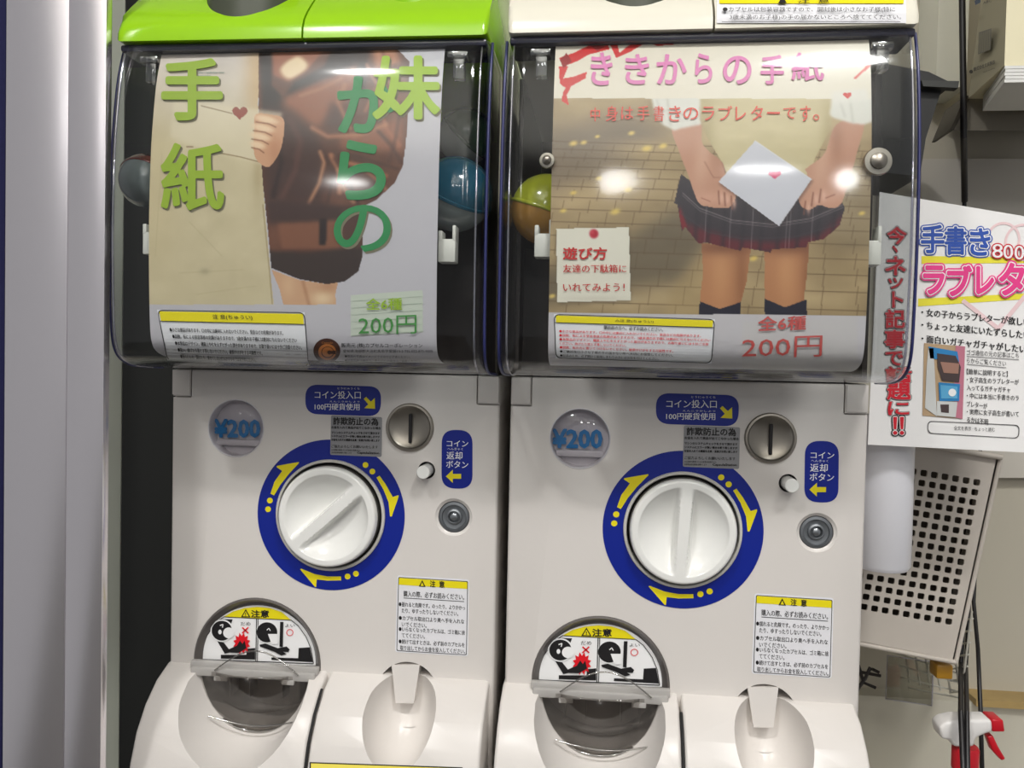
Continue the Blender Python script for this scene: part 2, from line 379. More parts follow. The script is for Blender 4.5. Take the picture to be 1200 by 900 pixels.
# ================================================================== THE MACHINES
BZ = K                                     # local z of the knob axis above the machine base
def zz(v): return v + BZ
def face_fn(px, py, lift):
    u, v = LM(px, py, 0); return (u, -lift, zz(v))
def zoomA(x, y): return (180 + x * 0.35, 430 + y * 0.35)      # crops the photo was read in
def zoomB(x, y): return (215 + x * 0.20571, 690 + y * 0.2)
OC = LM(301, 777)                          # outlet centre
OR = 0.0578
BT = -0.1367                               # top line of the lower panels
BPROF = [(0.0, BT), (-0.020, BT - 0.008), (-0.038, BT - 0.022), (-0.052, BT - 0.040), (-0.061, BT - 0.062), (-0.067, BT - 0.09), (-0.071, BT - 0.13), (-0.073, BT - 0.2), (0.05, BT - 0.2), (0.05, BT)]
def make_machine():
    root = empty('capsule_machine', tuple(M1O - np.array([0, 0, BZ])), M1A)
    # body shell
    bm = bmesh.new(); bx(bm, -0.1452, 0.1452, 0, 0.28, zz(-0.345), zz(0.1240), 0.0035, 3)
    body = from_bm('body', bm, [WHITE], root)
    def Z(c): return (c[0], zz(c[1]))
    cuts = []
    pc = (-0.0861, 0.0729); cuts.append(cutcyl(pc[0], zz(pc[1]), 0.0250, -0.01, 0.013))
    cuts.append(cutcyl(0, zz(0), 0.0462, -0.01, 0.006))
    cuts.append(cutcyl(0.0687, zz(0.078), 0.0208, -0.01, 0.003))
    bh = LM(500, 551); cuts.append(cutcyl(bh[0], zz(bh[1]), 0.0072, -0.01, 0.02, 32))
    cuts.append(cutcyl(OC[0], zz(OC[1]), OR, -0.01, 0.05))
    lk = (0.1078, 0.0021); cuts.append(ellipsoid((lk[0], -0.004, zz(lk[1])), (0.0178, 0.0095, 0.0178)))
    cuts.append(cutcyl(lk[0], zz(lk[1]), 0.0136, -0.01, 0.012, 48))
    for x, s in ((-0.1275, -1), (0.1262, 1)):
        cuts.append(cutbox(x - 0.0006, x + 0.0006, -0.01, 0.006, zz(0.0993), zz(0.14)))
        e = 0.15 * s; cuts.append(cutbox(min(x, e), max(x, e), -0.01, 0.006, zz(0.0987), zz(0.1001)))
    EC = (OC[0], -0.052, zz(-0.128)); ER = (0.0574, 0.098, 0.0760)
    SCc = (0.0715, -0.036, zz(-0.154)); SR = (0.0300, 0.046, 0.046)
    cuts.append(ellipsoid(SCc, SR, -0.35)); cuts.append(ellipsoid((0.0705, 0.0, zz(-0.1530)), (0.0272, 0.034, 0.0285)))
    boolean(body, cuts); smooth_it(body, 25)
    # lower panels
    seam = LM(386, 787)[0]
    bm = bmesh.new(); extrude_profile(bm, [(y, zz(z)) for y, z in BPROF], -0.1466, seam - 0.0012, 0.0028); cp = from_bm('chute_panel', bm, [WHITE], root)
    boolean(cp, [ellipsoid(EC, ER, 0.0, 46)], selfcut=True); boolean(cp, [cutcyl(OC[0], zz(OC[1]), OR - 0.0003, -0.0043, 0.06, 61)]); smooth_it(cp, 32)
    bm = bmesh.new(); extrude_profile(bm, [(y, zz(z)) for y, z in BPROF], seam + 0.0012, 0.1415, 0.0028); rp = from_bm('return_panel', bm, [WHITE], root)
    boolean(rp, [ellipsoid(SCc, SR, -0.35)]); smooth_it(rp, 32)
    tube('seam_gap', [(seam, y + 0.0002, zz(z)) for y, z in BPROF[1:8]], 0.0012, mat('seam_black', (20, 20, 20), 0.7), root)
    # tongue in the small hollow
    u0, v0 = LM(459, 779); u1, v1 = LM(492, 779); u2, v2 = LM(486, 822); u3, v3 = LM(465, 822)
    from_pd('return_tongue', [(u0, -0.0005, zz(v0)), (u1, -0.0005, zz(v1)), (u2, -0.004, zz(v2)), (u3, -0.004, zz(v3)), (u0, 0.012, zz(v0)), (u1, 0.012, zz(v1)), (u2, 0.012, zz(v2)), (u3, 0.012, zz(v3))],
            [(0, 1, 2, 3), (7, 6, 5, 4), (0, 4, 5, 1), (1, 5, 6, 2), (2, 6, 7, 3), (3, 7, 4, 0)], WHITE, root)
    box('base', -0.142, 0.142, 0.01, 0.27, 0.0, zz(-0.346), mat('base_grey', (90, 90, 92), 0.5), root, 0.003)
    # price window
    pw = lathe('price_window', [(0.0249, 0.004), (0.0249, 0.0008), (0.0256, -0.0004), (0.0249, -0.0006), (0.0240, 0.001), (0.0238, 0.011), (0, 0.011)], pc[0], zz(pc[1]), [PLATE], root)
    lathe('lens', [(0.0243, -0.0002), (0.022, -0.0022), (0.018, -0.0038), (0.011, -0.0050), (0.005, -0.0055), (0, -0.0056)], pc[0], zz(pc[1]), [LENS], pw, smooth=60)
    box('price_shelf', pc[0] - 0.020, pc[0] + 0.020, 0.005, 0.0108, zz(pc[1] - 0.0160), zz(pc[1] - 0.0105), PLATE, pw, 0.001)
    P = Print(lambda px, py, l: (LM(px, py)[0], 0.0085 - l, zz(LM(px, py)[1])))
    P.text('¥200', (247, 492.5, 300, 513), PRICEBLUE, 2, 0.05); P.build('price_figures', pw)
    # blue ring sticker with arrows
    N = 96; P = Print(face_fn)
    ring = from_pd('ring_sticker', [(r * math.cos(2 * math.pi * i / N), -0.0004, zz(0) + r * math.sin(2 * math.pi * i / N)) for r in (0.0478, 0.0655) for i in range(N)],
                   [(i, (i + 1) % N, N + (i + 1) % N, N + i) for i in range(N)], BLUE, root)
    for pts in ([(392, 424), (404, 430), (425, 395), (452, 360), (487, 322), (487, 318), (414, 331), (412, 335), (431, 348), (405, 385)],
                [(747, 370), (757, 364), (777, 392), (801, 435), (820, 429), (821, 434), (798, 500), (792, 500), (787, 452), (770, 410)],
                [(628, 701), (629, 714), (583, 715), (547, 711), (545, 736), (541, 736), (491, 677), (495, 675), (540, 693), (583, 701)]):
        P = Print(face_fn); P.poly([zoomA(*p) for p in pts], YEL, 1); P.build('arrow', ring)
    for p in ((384, 476), (390, 447), (710, 328), (733, 350), (678, 692), (650, 701)): c = zoomA(*p); P = Print(face_fn); P.poly(circ(c[0], c[1], 3.4, 16), YEL, 1); P.build('arrow_dot', ring)
    # knob
    lathe('knob_bezel', [(0.0484, 0.004), (0.0484, -0.0022), (0.0478, -0.0030), (0.0462, -0.0032), (0.0455, -0.0022), (0.0455, 0.006), (0.030, 0.006)], 0, zz(0), [BEZEL], root, 96)
    ks = empty('knob', (0, 0, zz(0))); ks.parent = root
    lathe('knob_skirt', [(0.0440, 0.0055), (0.0440, -0.006), (0.0425, -0.0068)], 0, 0, [DARKGAP], ks, 96)
    # knob cap as a height field with two scoops beside a straight grip
    NR, NT = 70, 144; vs = []; hw = 0.0047
    for i in range(NR + 1):
        r = 0.0432 * i / NR
        for k in range(NT):
            a = 2 * math.pi * k / NT; u, v = r * math.cos(a), r * math.sin(a)
            h = 0.0125
            if r > 0.0405: h -= (1 - math.sqrt(max(0, 1 - ((r - 0.0405) / 0.0027) ** 2))) * 0.0045
            q = abs(u) - hw
            if q > 0 and r < 0.0365:
                # depth: deep by the grip, rising towards the rim like a bowl
                e = (u * u / 0.0365 ** 2 + v * v / 0.0365 ** 2)
                dpt = 0.0135 * (1 - e) ** 0.75 * (1.0 / (1 + math.exp(-(q - 0.0012) / 0.0005)))
                h -= dpt
            vs.append((u, -h, v))
    fs = [(i * NT + k, i * NT + (k + 1) % NT, (i + 1) * NT + (k + 1) % NT, (i + 1) * NT + k) for i in range(NR) for k in range(NT)]
    b0 = len(vs)
    for k in range(NT): a = 2 * math.pi * k / NT; vs.append((0.0436 * math.cos(a), -0.002, 0.0436 * math.sin(a)))
    fs += [(NR * NT + k, NR * NT + (k + 1) % NT, b0 + (k + 1) % NT, b0 + k) for k in range(NT)]
    from_pd('knob_cap', vs, fs, KNOBW, ks, 60)
    ks.rotation_euler = (0, math.radians(48), 0)
    # coin mechanism
    cm = lathe('coin_plate', [(0.0208, 0.0028), (0.0208, -0.0015), (0.0200, -0.0026), (0.0184, -0.0028), (0.0178, -0.0018), (0.0170, -0.0012), (0.012, 0.0006), (0.006, 0.0014), (0, 0.0016)], 0.0687, zz(0.078), [METAL], root, 72)
    u, v = LM(481, 502); box('coin_slot', u - 0.0013, u + 0.0013, -0.0020, 0.002, zz(v - 0.0125), zz(v + 0.0125), BLACK, cm, 0.0005, 1)
    # return button
    rb = lathe('return_button_collar', [(0.0071, -0.0006), (0.0074, -0.0003), (0.0071, 0.0), (0.0071, 0.018), (0, 0.018)], bh[0], zz(bh[1]), [BLACK], root, 32)
    lathe('return_button', [(0.0, -0.0160), (0.0050, -0.0160), (0.0056, -0.0152), (0.0057, 0.0178)], bh[0], zz(bh[1]), [KNOBW], root, 32)
    # lock
    lo = lathe('key_lock', [(0.0134, 0.0118), (0.0134, 0.0035), (0.0128, 0.0020), (0.0105, 0.0016), (0.0100, 0.0030), (0.0070, 0.0034), (0.0066, 0.0018), (0.0052, 0.0012), (0.0046, 0.0018), (0.0040, 0.0045), (0, 0.0045)], lk[0], zz(lk[1]), [LOCKM], root, 48)
    lathe('lock_core', [(0.0030, 0.0044), (0.0030, 0.0016), (0.0024, 0.0012), (0, 0.0012)], lk[0], zz(lk[1]), [LOCKL], lo, 24)
    # hinges at the top corners
    for x0, x1 in ((-0.1445, -0.1285), (0.1275, 0.1445)): box('hinge_block', x0, x1, -0.0012, 0.004, zz(0.1010), zz(0.1230), WHITE, root, 0.0006)
    # outlet: ring, back drum, label plate, hinge bar, flap
    cx, cz = OC[0], zz(OC[1])
    oring = lathe('outlet_ring', [(0.0577, 0.049), (0.0577, 0.0005), (0.0573, -0.0010), (0.0560, -0.0014), (0.0540, 0.0015), (0.0520, 0.0045), (0.0510, 0.0060), (0.0510, 0.049)], cx, cz, [OUTG], root, 72, a0=math.radians(-4), a1=math.radians(184))
    from_pd('label_plate', [(cx + 0.0512 * math.cos(math.pi * i / 40), 0.0052, cz + 0.0012 + 0.0512 * math.sin(math.pi * i / 40)) for i in range(41)] + [(cx + 0.0512 * math.cos(math.pi * i / 40), 0.0075, cz + 0.0012 + 0.0512 * math.sin(math.pi * i / 40)) for i in range(41)],
            [tuple(range(41)), tuple(range(81, 40, -1))] + [(i, i + 1, 42 + i, 41 + i) for i in range(40)] + [(40, 0, 41, 81)], OUTG, root)
    P = Print(lambda px, py, l: (LM(px, py, -0.005)[0], 0.0050 - l, zz(LM(px, py, -0.005)[1])))
    Zb = zoomB
    def A(cx_, cy_, r, a0, a1, n=30, ry=None): return [Zb(*p) for p in arc_pts(cx_, cy_, r, a0, a1, n, ry)]
    outer = A(420, 430, 334, -3, 182, 40)
    P.poly(outer, WPRINT, 0)
    # yellow cap segment
    P.poly([Zb(*p) for p in [(232, 163), (285, 131), (350, 112), (420, 105), (490, 111), (560, 135), (615, 182)]], YEL, 1)
    P.text('注意', (Zb(388, 122)[0], Zb(0, 124)[1], Zb(488, 0)[0], Zb(0, 166)[1]), BLACK, 2, 0.035)
    P.poly([Zb(330, 164), Zb(357, 117), Zb(384, 166)], BLACK, 2); P.poly([Zb(340, 159), Zb(357, 128), Zb(375, 160)], YEL, 3)
    P.line(Zb(357, 138), Zb(357, 150), 1.0, BLACK, 4); P.line(Zb(357, 153), Zb(357, 157), 1.0, BLACK, 4)
    bl = [(97, 411), (110, 340), (135, 275), (170, 222), (212, 178), (232, 163), (615, 182), (655, 215), (700, 280), (728, 350), (742, 436)]
    for p, q in zip(bl, bl[1:]): P.line(Zb(*p), Zb(*q), 0.8, BLACK, 2)
    P.line(Zb(97, 411), Zb(742, 437), 1.0, BLACK, 2); P.line(Zb(418, 172), Zb(414, 425), 1.0, BLACK, 2); P.line(Zb(427, 172), Zb(423, 425), 0.8, BLACK, 2)
    # left pictogram
    P.poly([Zb(*p) for p in [(205, 175), (282, 178), (270, 215), (240, 200)]], BLACK, 2)
    P.poly(A(222, 243, 66, 0, 360, 28), WPRINT, 3); P.poly(A(222, 243, 58, 0, 360, 28), BLACK, 4); P.poly(A(262, 255, 32, 0, 360, 20), WPRINT, 5)
    P.line(Zb(212, 212), Zb(230, 205), 1.2, WPRINT, 5); P.line(Zb(230, 205), Zb(226, 224), 1.2, WPRINT, 5); P.poly(A(212, 250, 10, 0, 360, 12, 14), WPRINT, 5)
    P.poly([Zb(*p) for p in [(196, 305), (232, 312), (262, 352), (330, 318), (352, 330), (350, 350), (278, 368), (238, 378)]], BLACK, 3)
    P.poly([Zb(*p) for p in [(215, 385), (360, 385), (362, 350), (410, 345), (410, 413), (215, 407)]], BLACK, 2)
    st = [(335 + (50 if i % 2 else 36) * math.cos(math.pi * i / 12), 318 + (66 if i % 2 else 44) * math.sin(math.pi * i / 12)) for i in range(24)]
    P.poly([Zb(*p) for p in st], RED, 4); P.poly([Zb(*p) for p in [(308, 330), (326, 300), (340, 320), (352, 300), (362, 345), (318, 372), (268, 370), (264, 350)]], BLACK, 5)
    P.line(Zb(337, 224), Zb(372, 258), 1.6, RED, 3); P.line(Zb(372, 224), Zb(337, 258), 1.6, RED, 3)
    P.text('だめ', (Zb(328, 0)[0], Zb(0, 192)[1], Zb(384, 0)[0], Zb(0, 213)[1]), BLACK, 3)
    # right pictogram
    P.poly(A(478, 253, 66, 0, 360, 28), WPRINT, 2); P.poly(A(478, 253, 59, 0, 360, 28), BLACK, 3)
    P.poly([Zb(*p) for p in [(484, 262), (545, 262), (540, 320), (505, 322)]], WPRINT, 4); P.line(Zb(478, 240), Zb(490, 228), 1.0, WPRINT, 4); P.line(Zb(490, 228), Zb(498, 244), 1.0, WPRINT, 4)
    P.poly([Zb(*p) for p in [(553, 192), (572, 192), (568, 340), (549, 336)]], BLACK, 3)
    P.poly([Zb(*p) for p in [(436, 325), (470, 318), (540, 345), (590, 335), (608, 352), (600, 368), (570, 366), (590, 380), (560, 388), (520, 366), (440, 336)]], BLACK, 4)
    P.poly([Zb(*p) for p in [(503, 400), (655, 405), (658, 345), (722, 341), (738, 428), (503, 415)]], BLACK, 2)
    oc = [Zb(*p) for p in circ(608, 254, 20)]; ic = [Zb(*p) for p in circ(608, 254, 16)]; P.ring(oc, ic, RED, 3)
    P.text('よい', (Zb(582, 0)[0], Zb(0, 204)[1], Zb(636, 0)[0], Zb(0, 222)[1]), BLACK, 3)
    P.build('caution_print', oring)
    hb = bmesh.new(); bx(hb, cx - 0.0560, cx + 0.0560, -0.0105, -0.0045, cz - 0.0105, cz - 0.0030, 0.0015); bx(hb, cx - 0.0575, cx + 0.0575, -0.0075, -0.0015, cz - 0.0055, cz + 0.0015, 0.001)
    for xx in (-0.034, 0.026): bx(hb, cx + xx, cx + xx + 0.012, -0.012, -0.0042, cz - 0.0135, cz - 0.009, 0.001)
    fl = from_bm('flap_hinge', hb, [mat('hinge_bar', (196, 193, 189), 0.25, alpha=0.72)], root, 35)
    # transparent flap: half dish under the bar
    bm = bmesh.new(); NRr, NA = 10, 40; rows = []
    for i in range(NRr + 1):
        t = i / NRr; r = 0.0525 * (1 - t * 0.98); d = 0.014 * math.sin(t * math.pi / 2)
        rows.append([bm.verts.new((cx + r * math.cos(math.pi + math.pi * k / NA), -0.004 - d, cz - 0.006 + r * math.sin(math.pi + math.pi * k / NA))) for k in range(NA + 1)])
    for Ar, Br in zip(rows, rows[1:]):
        for k in range(NA): bm.faces.new((Ar[k], Ar[k + 1], Br[k + 1], Br[k]))
    flap = from_bm('flap', bm, [CLEAR2], root, 60)
    so = flap.modifiers.new('s', 'SOLIDIFY'); so.thickness = 0.0014
    tube('flap_edge', [(cx + 0.0527 * math.cos(math.pi + math.pi * k / 40), -0.0045, cz - 0.006 + 0.0527 * math.sin(math.pi + math.pi * k / 40)) for k in range(41)], 0.0009, clear('clear_edge', (200, 198, 194), 0.08, 0.25, 0.7), flap)
    tube('flap_rib', [(cx - 0.033 + 0.075 * k / 16, -0.012, cz - 0.004 + 0.019 * math.sin(math.pi * k / 16)) for k in range(17)], 0.0007, MATS['clear_edge'], flap)
    tube('flap_rib', [(cx - 0.036 + 0.08 * k / 16, -0.017, cz - 0.042 - 0.006 * math.sin(math.pi * k / 16)) for k in range(17)], 0.0008, MATS['clear_edge'], flap)
    dr = bmesh.new()
    lathe_pts(dr, [(0.0572, 0.001), (0.0572, 0.0485), (0, 0.0485)], cx, cz, 48, a0=math.pi - 0.05, a1=2 * math.pi + 0.05)
    from_bm('outlet_drum', dr, [mat('drum_grey', (176, 170, 165), 0.4)], root, 40)
    for xx in (-0.030, -0.012, 0.018, 0.034): box('drum_rib', cx + xx, cx + xx + 0.001, 0.012, 0.03, cz - 0.036, cz - 0.006, mat('rib_grey', (150, 146, 142), 0.4), root)
    # ----- stickers on the face
    ab = [(358, 464), (446, 464)]
    P = Print(face_fn)
    def pill(q, r): return rrect(q, r, 8)
    s1 = Print(face_fn); s1.poly(rrect([(358, 450.5), (447, 453), (446, 488), (358, 485)], 15, 8), BLUE, 0); s1 = s1.build('coin_sign', root)
    A_ = lambda x, y: zoomA(x, y)
    P.text('コイン投入口', [A_(540, 80), A_(694, 81), A_(694, 107), A_(540, 106)], WPRINT, 1, 0.012); P.text('とうにゅうくち', [A_(616, 68), A_(690, 69), A_(690, 76), A_(616, 75)], WPRINT, 1)
    P.text('100円硬貨使用', [A_(540, 122), A_(690, 122), A_(690, 145), A_(540, 144)], WPRINT, 1, 0.012); P.text('えんこうかしよう', [A_(590, 113), A_(690, 114), A_(690, 119), A_(590, 118)], WPRINT, 1)
    P.poly([A_(*p) for p in [(704, 107), (712, 100), (728, 116), (741, 104), (742, 140), (706, 138), (719, 125)]], YEL, 1)
    P.build('coin_lettering', s1)
    s2 = Print(face_fn); s2.poly(rrect([A_(965, 210), A_(1068, 212), A_(1068, 408), A_(964, 406)], 16, 8), BLUE, 0); s2 = s2.build('return_sign', root)
    P = Print(face_fn)
    P.text('コイン', [A_(982, 246), A_(1054, 247), A_(1053, 267), A_(982, 266)], WPRINT, 1, 0.014); P.text('へんきゃく', [A_(984, 270), A_(1036, 271), A_(1036, 279), A_(984, 278)], WPRINT, 1)
    P.text('返却', [A_(981, 283), A_(1034, 284), A_(1034, 310), A_(981, 309)], WPRINT, 1, 0.012); P.text('ボタン', [A_(980, 313), A_(1054, 316), A_(1053, 339), A_(980, 337)], WPRINT, 1, 0.014)
    P.poly([A_(*p) for p in [(979, 366), (1002, 344), (1002, 358), (1030, 358), (1030, 374), (1002, 374), (1002, 388)]], YEL, 1)
    P.build('return_lettering', s2)
    q = [A_(595, 162), A_(766, 168), A_(764, 301), A_(592, 294)]
    s3 = Print(face_fn); s3.poly(rrect(q, 2, 3), SILVER, 2); s3 = s3.build('fraud_sticker', root)
    P = Print(face_fn)
    def row(P, t, x0, x1, y, h, m, fn, L=4, sl=0.02, b=0.0):
        dy = (x1 - x0) * sl; P.text(t, [fn(x0, y), fn(x1, y + dy), fn(x1, y + dy + h), fn(x0, y + h)], m, L, b)
    row(P, '詐欺防止の為', 603, 753, 168, 25, BLACK, A_, b=0.025)
    for t, x0, x1, y, h, b in (('お金を入れて商品が出てこなかった場合', 597, 762, 197, 9, .02), ('マシンのシステムチェックをさせて頂きます', 597, 758, 215, 8, .02), ('システムにエラーが無い場合お断り致しますが', 597, 758, 227, 8, .02), ('お金を入れての確認を店員・係員がお伺い致します', 597, 758, 239, 8, .02), ('ご協力よろしくお願いいたします', 597, 752, 260, 10, .01), ('※お客様の勘違いによる返金は出来ません', 597, 695, 274, 6, .01), ('返金時は身分証明をお願いします', 597, 665, 283, 6, .01), ('CapsuleStation', 683, 756, 283, 9, .03)):
        row(P, t, x0, x1, y, h, BLACK, A_, b=b)
    P.build('fraud_lettering', s3)
    q = [(465.5, 674), (550, 679), (548.5, 769), (463, 764)]
    s4 = Print(face_fn); s4.poly(rrect(q, 3, 3), STICK, 0); s4 = s4.build('caution_sticker', root)
    P = Print(face_fn)
    P.frame([(467, 676), (548.5, 681), (547, 767.5), (464.8, 762.5)], 2, 0.7, BLACK, 1)
    P.poly([(467.8, 677), (547.7, 682), (547.5, 690), (467.6, 685)], YEL, 1)
    P.text('注  意', [(504, 680), (521, 681), (521, 688.5), (504, 687.5)], BLACK, 2, 0.02)
    P.poly([(491, 687), (495, 679.5), (499, 687.5)], BLACK, 2); P.poly([(493, 686.2), (495, 682), (497, 686.4)], YEL, 3)
    L = [('購入の際、必ずお読みください。', 473, 544, 692, 7), ('●揺れると危険です。のったり、よりかかっ', 467.5, 545, 705, 5.5), ('たり、ゆすったりしないでください。', 471, 537, 712.5, 5.5), ('●カプセル取出口より奥へ手を入れな', 467.5, 544, 721, 5.5), ('いでください。', 471, 500, 728.5, 5.5), ('●いらなくなったカプセルは、ゴミ箱に捨', 467.5, 545, 734, 5.5), ('ててください。', 471, 498, 741.5, 5.5), ('●続けて出すときは、必ず前のカプセルを', 467.5, 544.5, 748.5, 5.5), ('取り出してからお金を投入してください。', 469, 545, 756, 5.5)]
    for t, x0, x1, y, h in L:
        y -= (x0 - 467) * 0.0; dy = (x1 - x0) * 0.058; P.text(t, [(x0, y), (x1, y + dy), (x1, y + dy + h), (x0, y + h)], BLACK, 1, 0.008)
    P.line((473, 700.5), (544, 704.8), 0.7, BLACK, 1)
    P.build('caution_lettering', s4)
    # yellow label at the very bottom, on the curved panel
    def pan_fn(px, py, l):
        r = ray(px, py); lo_, hi_ = 0.3, 1.2; pr = sorted([(z, -y) for y, z in BPROF[:8]])
        zs = [p[0] for p in pr]; gs = [p[1] for p in pr]
        for _ in range(34):
            t = (lo_ + hi_) / 2; p = CAMP + r * t - M1O
            if p[1] + np.interp(p[2], zs, gs) + l < 0: lo_ = t
            else: hi_ = t
        p = CAMP + r * hi_ - M1O; return (p[0], p[1], zz(p[2]))
    s5 = Print(pan_fn, 0.0006)
    for m_, L_, q in ((BLACK, 0, [(362, 893), (541, 900), (540, 930), (361, 926)]), (mat('label_yellow', (238, 222, 90), 0.4), 1, [(363.5, 894.5), (539.5, 901.5), (539, 930), (363, 926)])):
        n_ = 12
        for i in range(n_):
            f = lambda t, a, b: (a[0] + (b[0] - a[0]) * t, a[1] + (b[1] - a[1]) * t)
            s5.poly([f(i / n_, q[0], q[1]), f((i + 1) / n_, q[0], q[1]), f((i + 1) / n_, q[3], q[2]), f(i / n_, q[3], q[2])], m_, L_)
    s5.text('注  意', (425, 905, 470, 915), BLACK, 2, .02)
    s5.build('panel_label', root)
    # ----- hood
    a_, rc = 0.1435, 0.016; rows = []; vs = []
    for g, z in PROF:
        r = min(rc, max(g, 0.0005)); row_ = []
        left = [(-a_, -(g - r) * t) for t in (0, 0.25, 0.5, 0.75)] + [(-a_ + r * (1 - math.cos(t)), -(g - r) - r * math.sin(t)) for t in np.linspace(0, math.pi / 2, 9)]
        midp = [(-a_ + r + (2 * a_ - 2 * r) * t, -g) for t in (0.25, 0.5, 0.75)]
        row_ = left + midp + [(-x, y) for x, y in left[::-1]]
        rows.append(len(row_)); vs += [(x, y, zz(z)) for x, y in row_]
    n = rows[0]; fs = [(j * n + i, j * n + i + 1, (j + 1) * n + i + 1, (j + 1) * n + i) for j in range(len(PROF) - 1) for i in range(n - 1)]
    hood = from_pd('clear_hood', vs, fs, CLEAR, root, 50)
    hood.modifiers.new('s', 'SOLIDIFY').thickness = 0.0016
    for s in (-1, 1):
        pts = [(s * (a_ + 0.0006), -max(g - rc * 0.75, 0.0), zz(z)) for g, z in PROF[6:]]
        tube('hood_rim', pts, 0.0011, RIM, hood)
        pts = [(s * (a_ - 0.0060), -max(g - 0.0045, 0.0), zz(z)) for g, z in PROF[10:]]
        tube('inner_rim', pts, 0.0008, clear('rim_clear', (225, 225, 240), 0.08, 0.3, 0.6), hood)
    box('top_rail', -0.141, 0.141, -0.0925, -0.055, zz(0.3662), zz(0.3718), RAIL, root, 0.002)
    # housing behind the hood
    hb = bmesh.new()
    bx(hb, -0.1430, 0.1430, 0.20, 0.204, zz(0.1250), zz(0.372)); bx(hb, -0.1430, -0.139, 0.0, 0.20, zz(0.1250), zz(0.372)); bx(hb, 0.139, 0.1430, 0.0, 0.20, zz(0.1250), zz(0.372))
    bx(hb, -0.139, 0.139, 0.0, 0.20, zz(0.1248), zz(0.129)); bx(hb, -0.139, 0.139, 0.03, 0.034, zz(0.129), zz(0.235))
    from_bm('capsule_bin', hb, [BIN], root, 35)
    # lid with cup hollows
    LP = [(-0.0965, 0.3725), (-0.0962, 0.380), (-0.0925, 0.388), (-0.086, 0.396), (-0.074, 0.408), (-0.060, 0.421), (-0.044, 0.434), (-0.02, 0.446), (0.02, 0.452), (0.2, 0.452), (0.206, 0.448), (0.206, 0.3725)]
    bm = bmesh.new(); extrude_profile(bm, [(y, zz(z)) for y, z in LP], -0.1425, 0.1425, 0.0045)
    lid = from_bm('lid', bm, [WHITE], root)
    boolean(lid, [cutcyl(-0.0505, -0.0520, 0.0370, zz(0.381), zz(0.5), 64, 'Z'), cutcyl(0.079, -0.0555, 0.021, zz(0.392), zz(0.5), 48, 'Z'), cutbox(0.0030, 0.0046, -0.12, -0.02, zz(0.36), zz(0.47))]); smooth_it(lid, 32)
    lathe('lid_cup_shade', [(0.0366, zz(0.43)), (0.0366, zz(0.3815)), (0, zz(0.3815))], -0.0505, -0.0520, [mat('cup_shade', (70, 74, 60), 0.4)], root, 64, 'Z')  # dark inset added in the cup, shade of the hollow put into its colour
    # clips and screws
    for x, z0 in ((0.1085, 0.208), (-0.1195, 0.212)):
        cb = bmesh.new(); bx(cb, x, x + 0.013, -0.096, -0.082, zz(z0), zz(z0 + 0.017), 0.001); bx(cb, x, x + 0.003, -0.096, -0.082, zz(z0 + 0.015), zz(z0 + 0.023), 0.0006); bx(cb, x + 0.0105, x + 0.013, -0.096, -0.082, zz(z0 + 0.015), zz(z0 + 0.027), 0.0006)
        from_bm('poster_clip', cb, [CLIP], root, 35)
    for x in (-0.122, 0.116):
        cb = bmesh.new(); bx(cb, x, x + 0.0085, -0.090, -0.080, zz(0.344), zz(0.364), 0.001); bx(cb, x - 0.004, x + 0.011, -0.092, -0.08, zz(0.358), zz(0.363), 0.001)
        from_bm('top_catch', cb, [clear('catch_clear', (200, 200, 198), 0.1, 0.2, 0.7)], root, 35)
    return root
M1 = make_machine()
def children(o): return [c for c in bpy.data.objects if c.parent == o]
def copy_tree(o, parent=None):
    c = o.copy(); COL.objects.link(c); c.parent = parent
    for ch in children(o): copy_tree(ch, c)
    return c
M2 = copy_tree(M1); M2.location = tuple(M2O - np.array([0, 0, BZ])); M2.rotation_euler = (0, 0, 0)
tag(M1, 'white capsule toy machine with a lime green lid and slanted knob grip', 'vending machine')
tag(M2, 'white capsule toy machine with a white lid and upright knob grip', 'vending machine')
GREEN = mat('green_plastic', (150, 205, 12), 0.22, coat=0.5)
LIDW = mat('cream_plastic', (232, 228, 212), 0.25, coat=0.3)
for c in M1.children:
    if c.name.startswith('lid') and 'cup' not in c.name: c.data = c.data.copy(); c.data.materials[0] = GREEN
for c in M2.children:
    if c.name.startswith('lid') and 'cup' not in c.name: c.data = c.data.copy(); c.data.materials[0] = LIDW
    if c.name.startswith('knob') and c.type == 'EMPTY': c.rotation_euler = (0, math.radians(3.5), 0)
# screws seen only in the right machine
for px, py, r in ((641, 188, 0.0035), (1029, 189, 0.0060)):
    p = cast_hood(px, py, 0.004, M2O)
    sc = lathe('hood_screw', [(r * 1.6, p[1] + 0.001), (r * 1.5, p[1] - 0.001), (r * 0.95, p[1] - 0.0012), (r * 0.9, p[1] - 0.003), (r * 0.5, p[1] - 0.0045), (0, p[1] - 0.005)], p[0], zz(p[2]), [METAL], M2, 24)
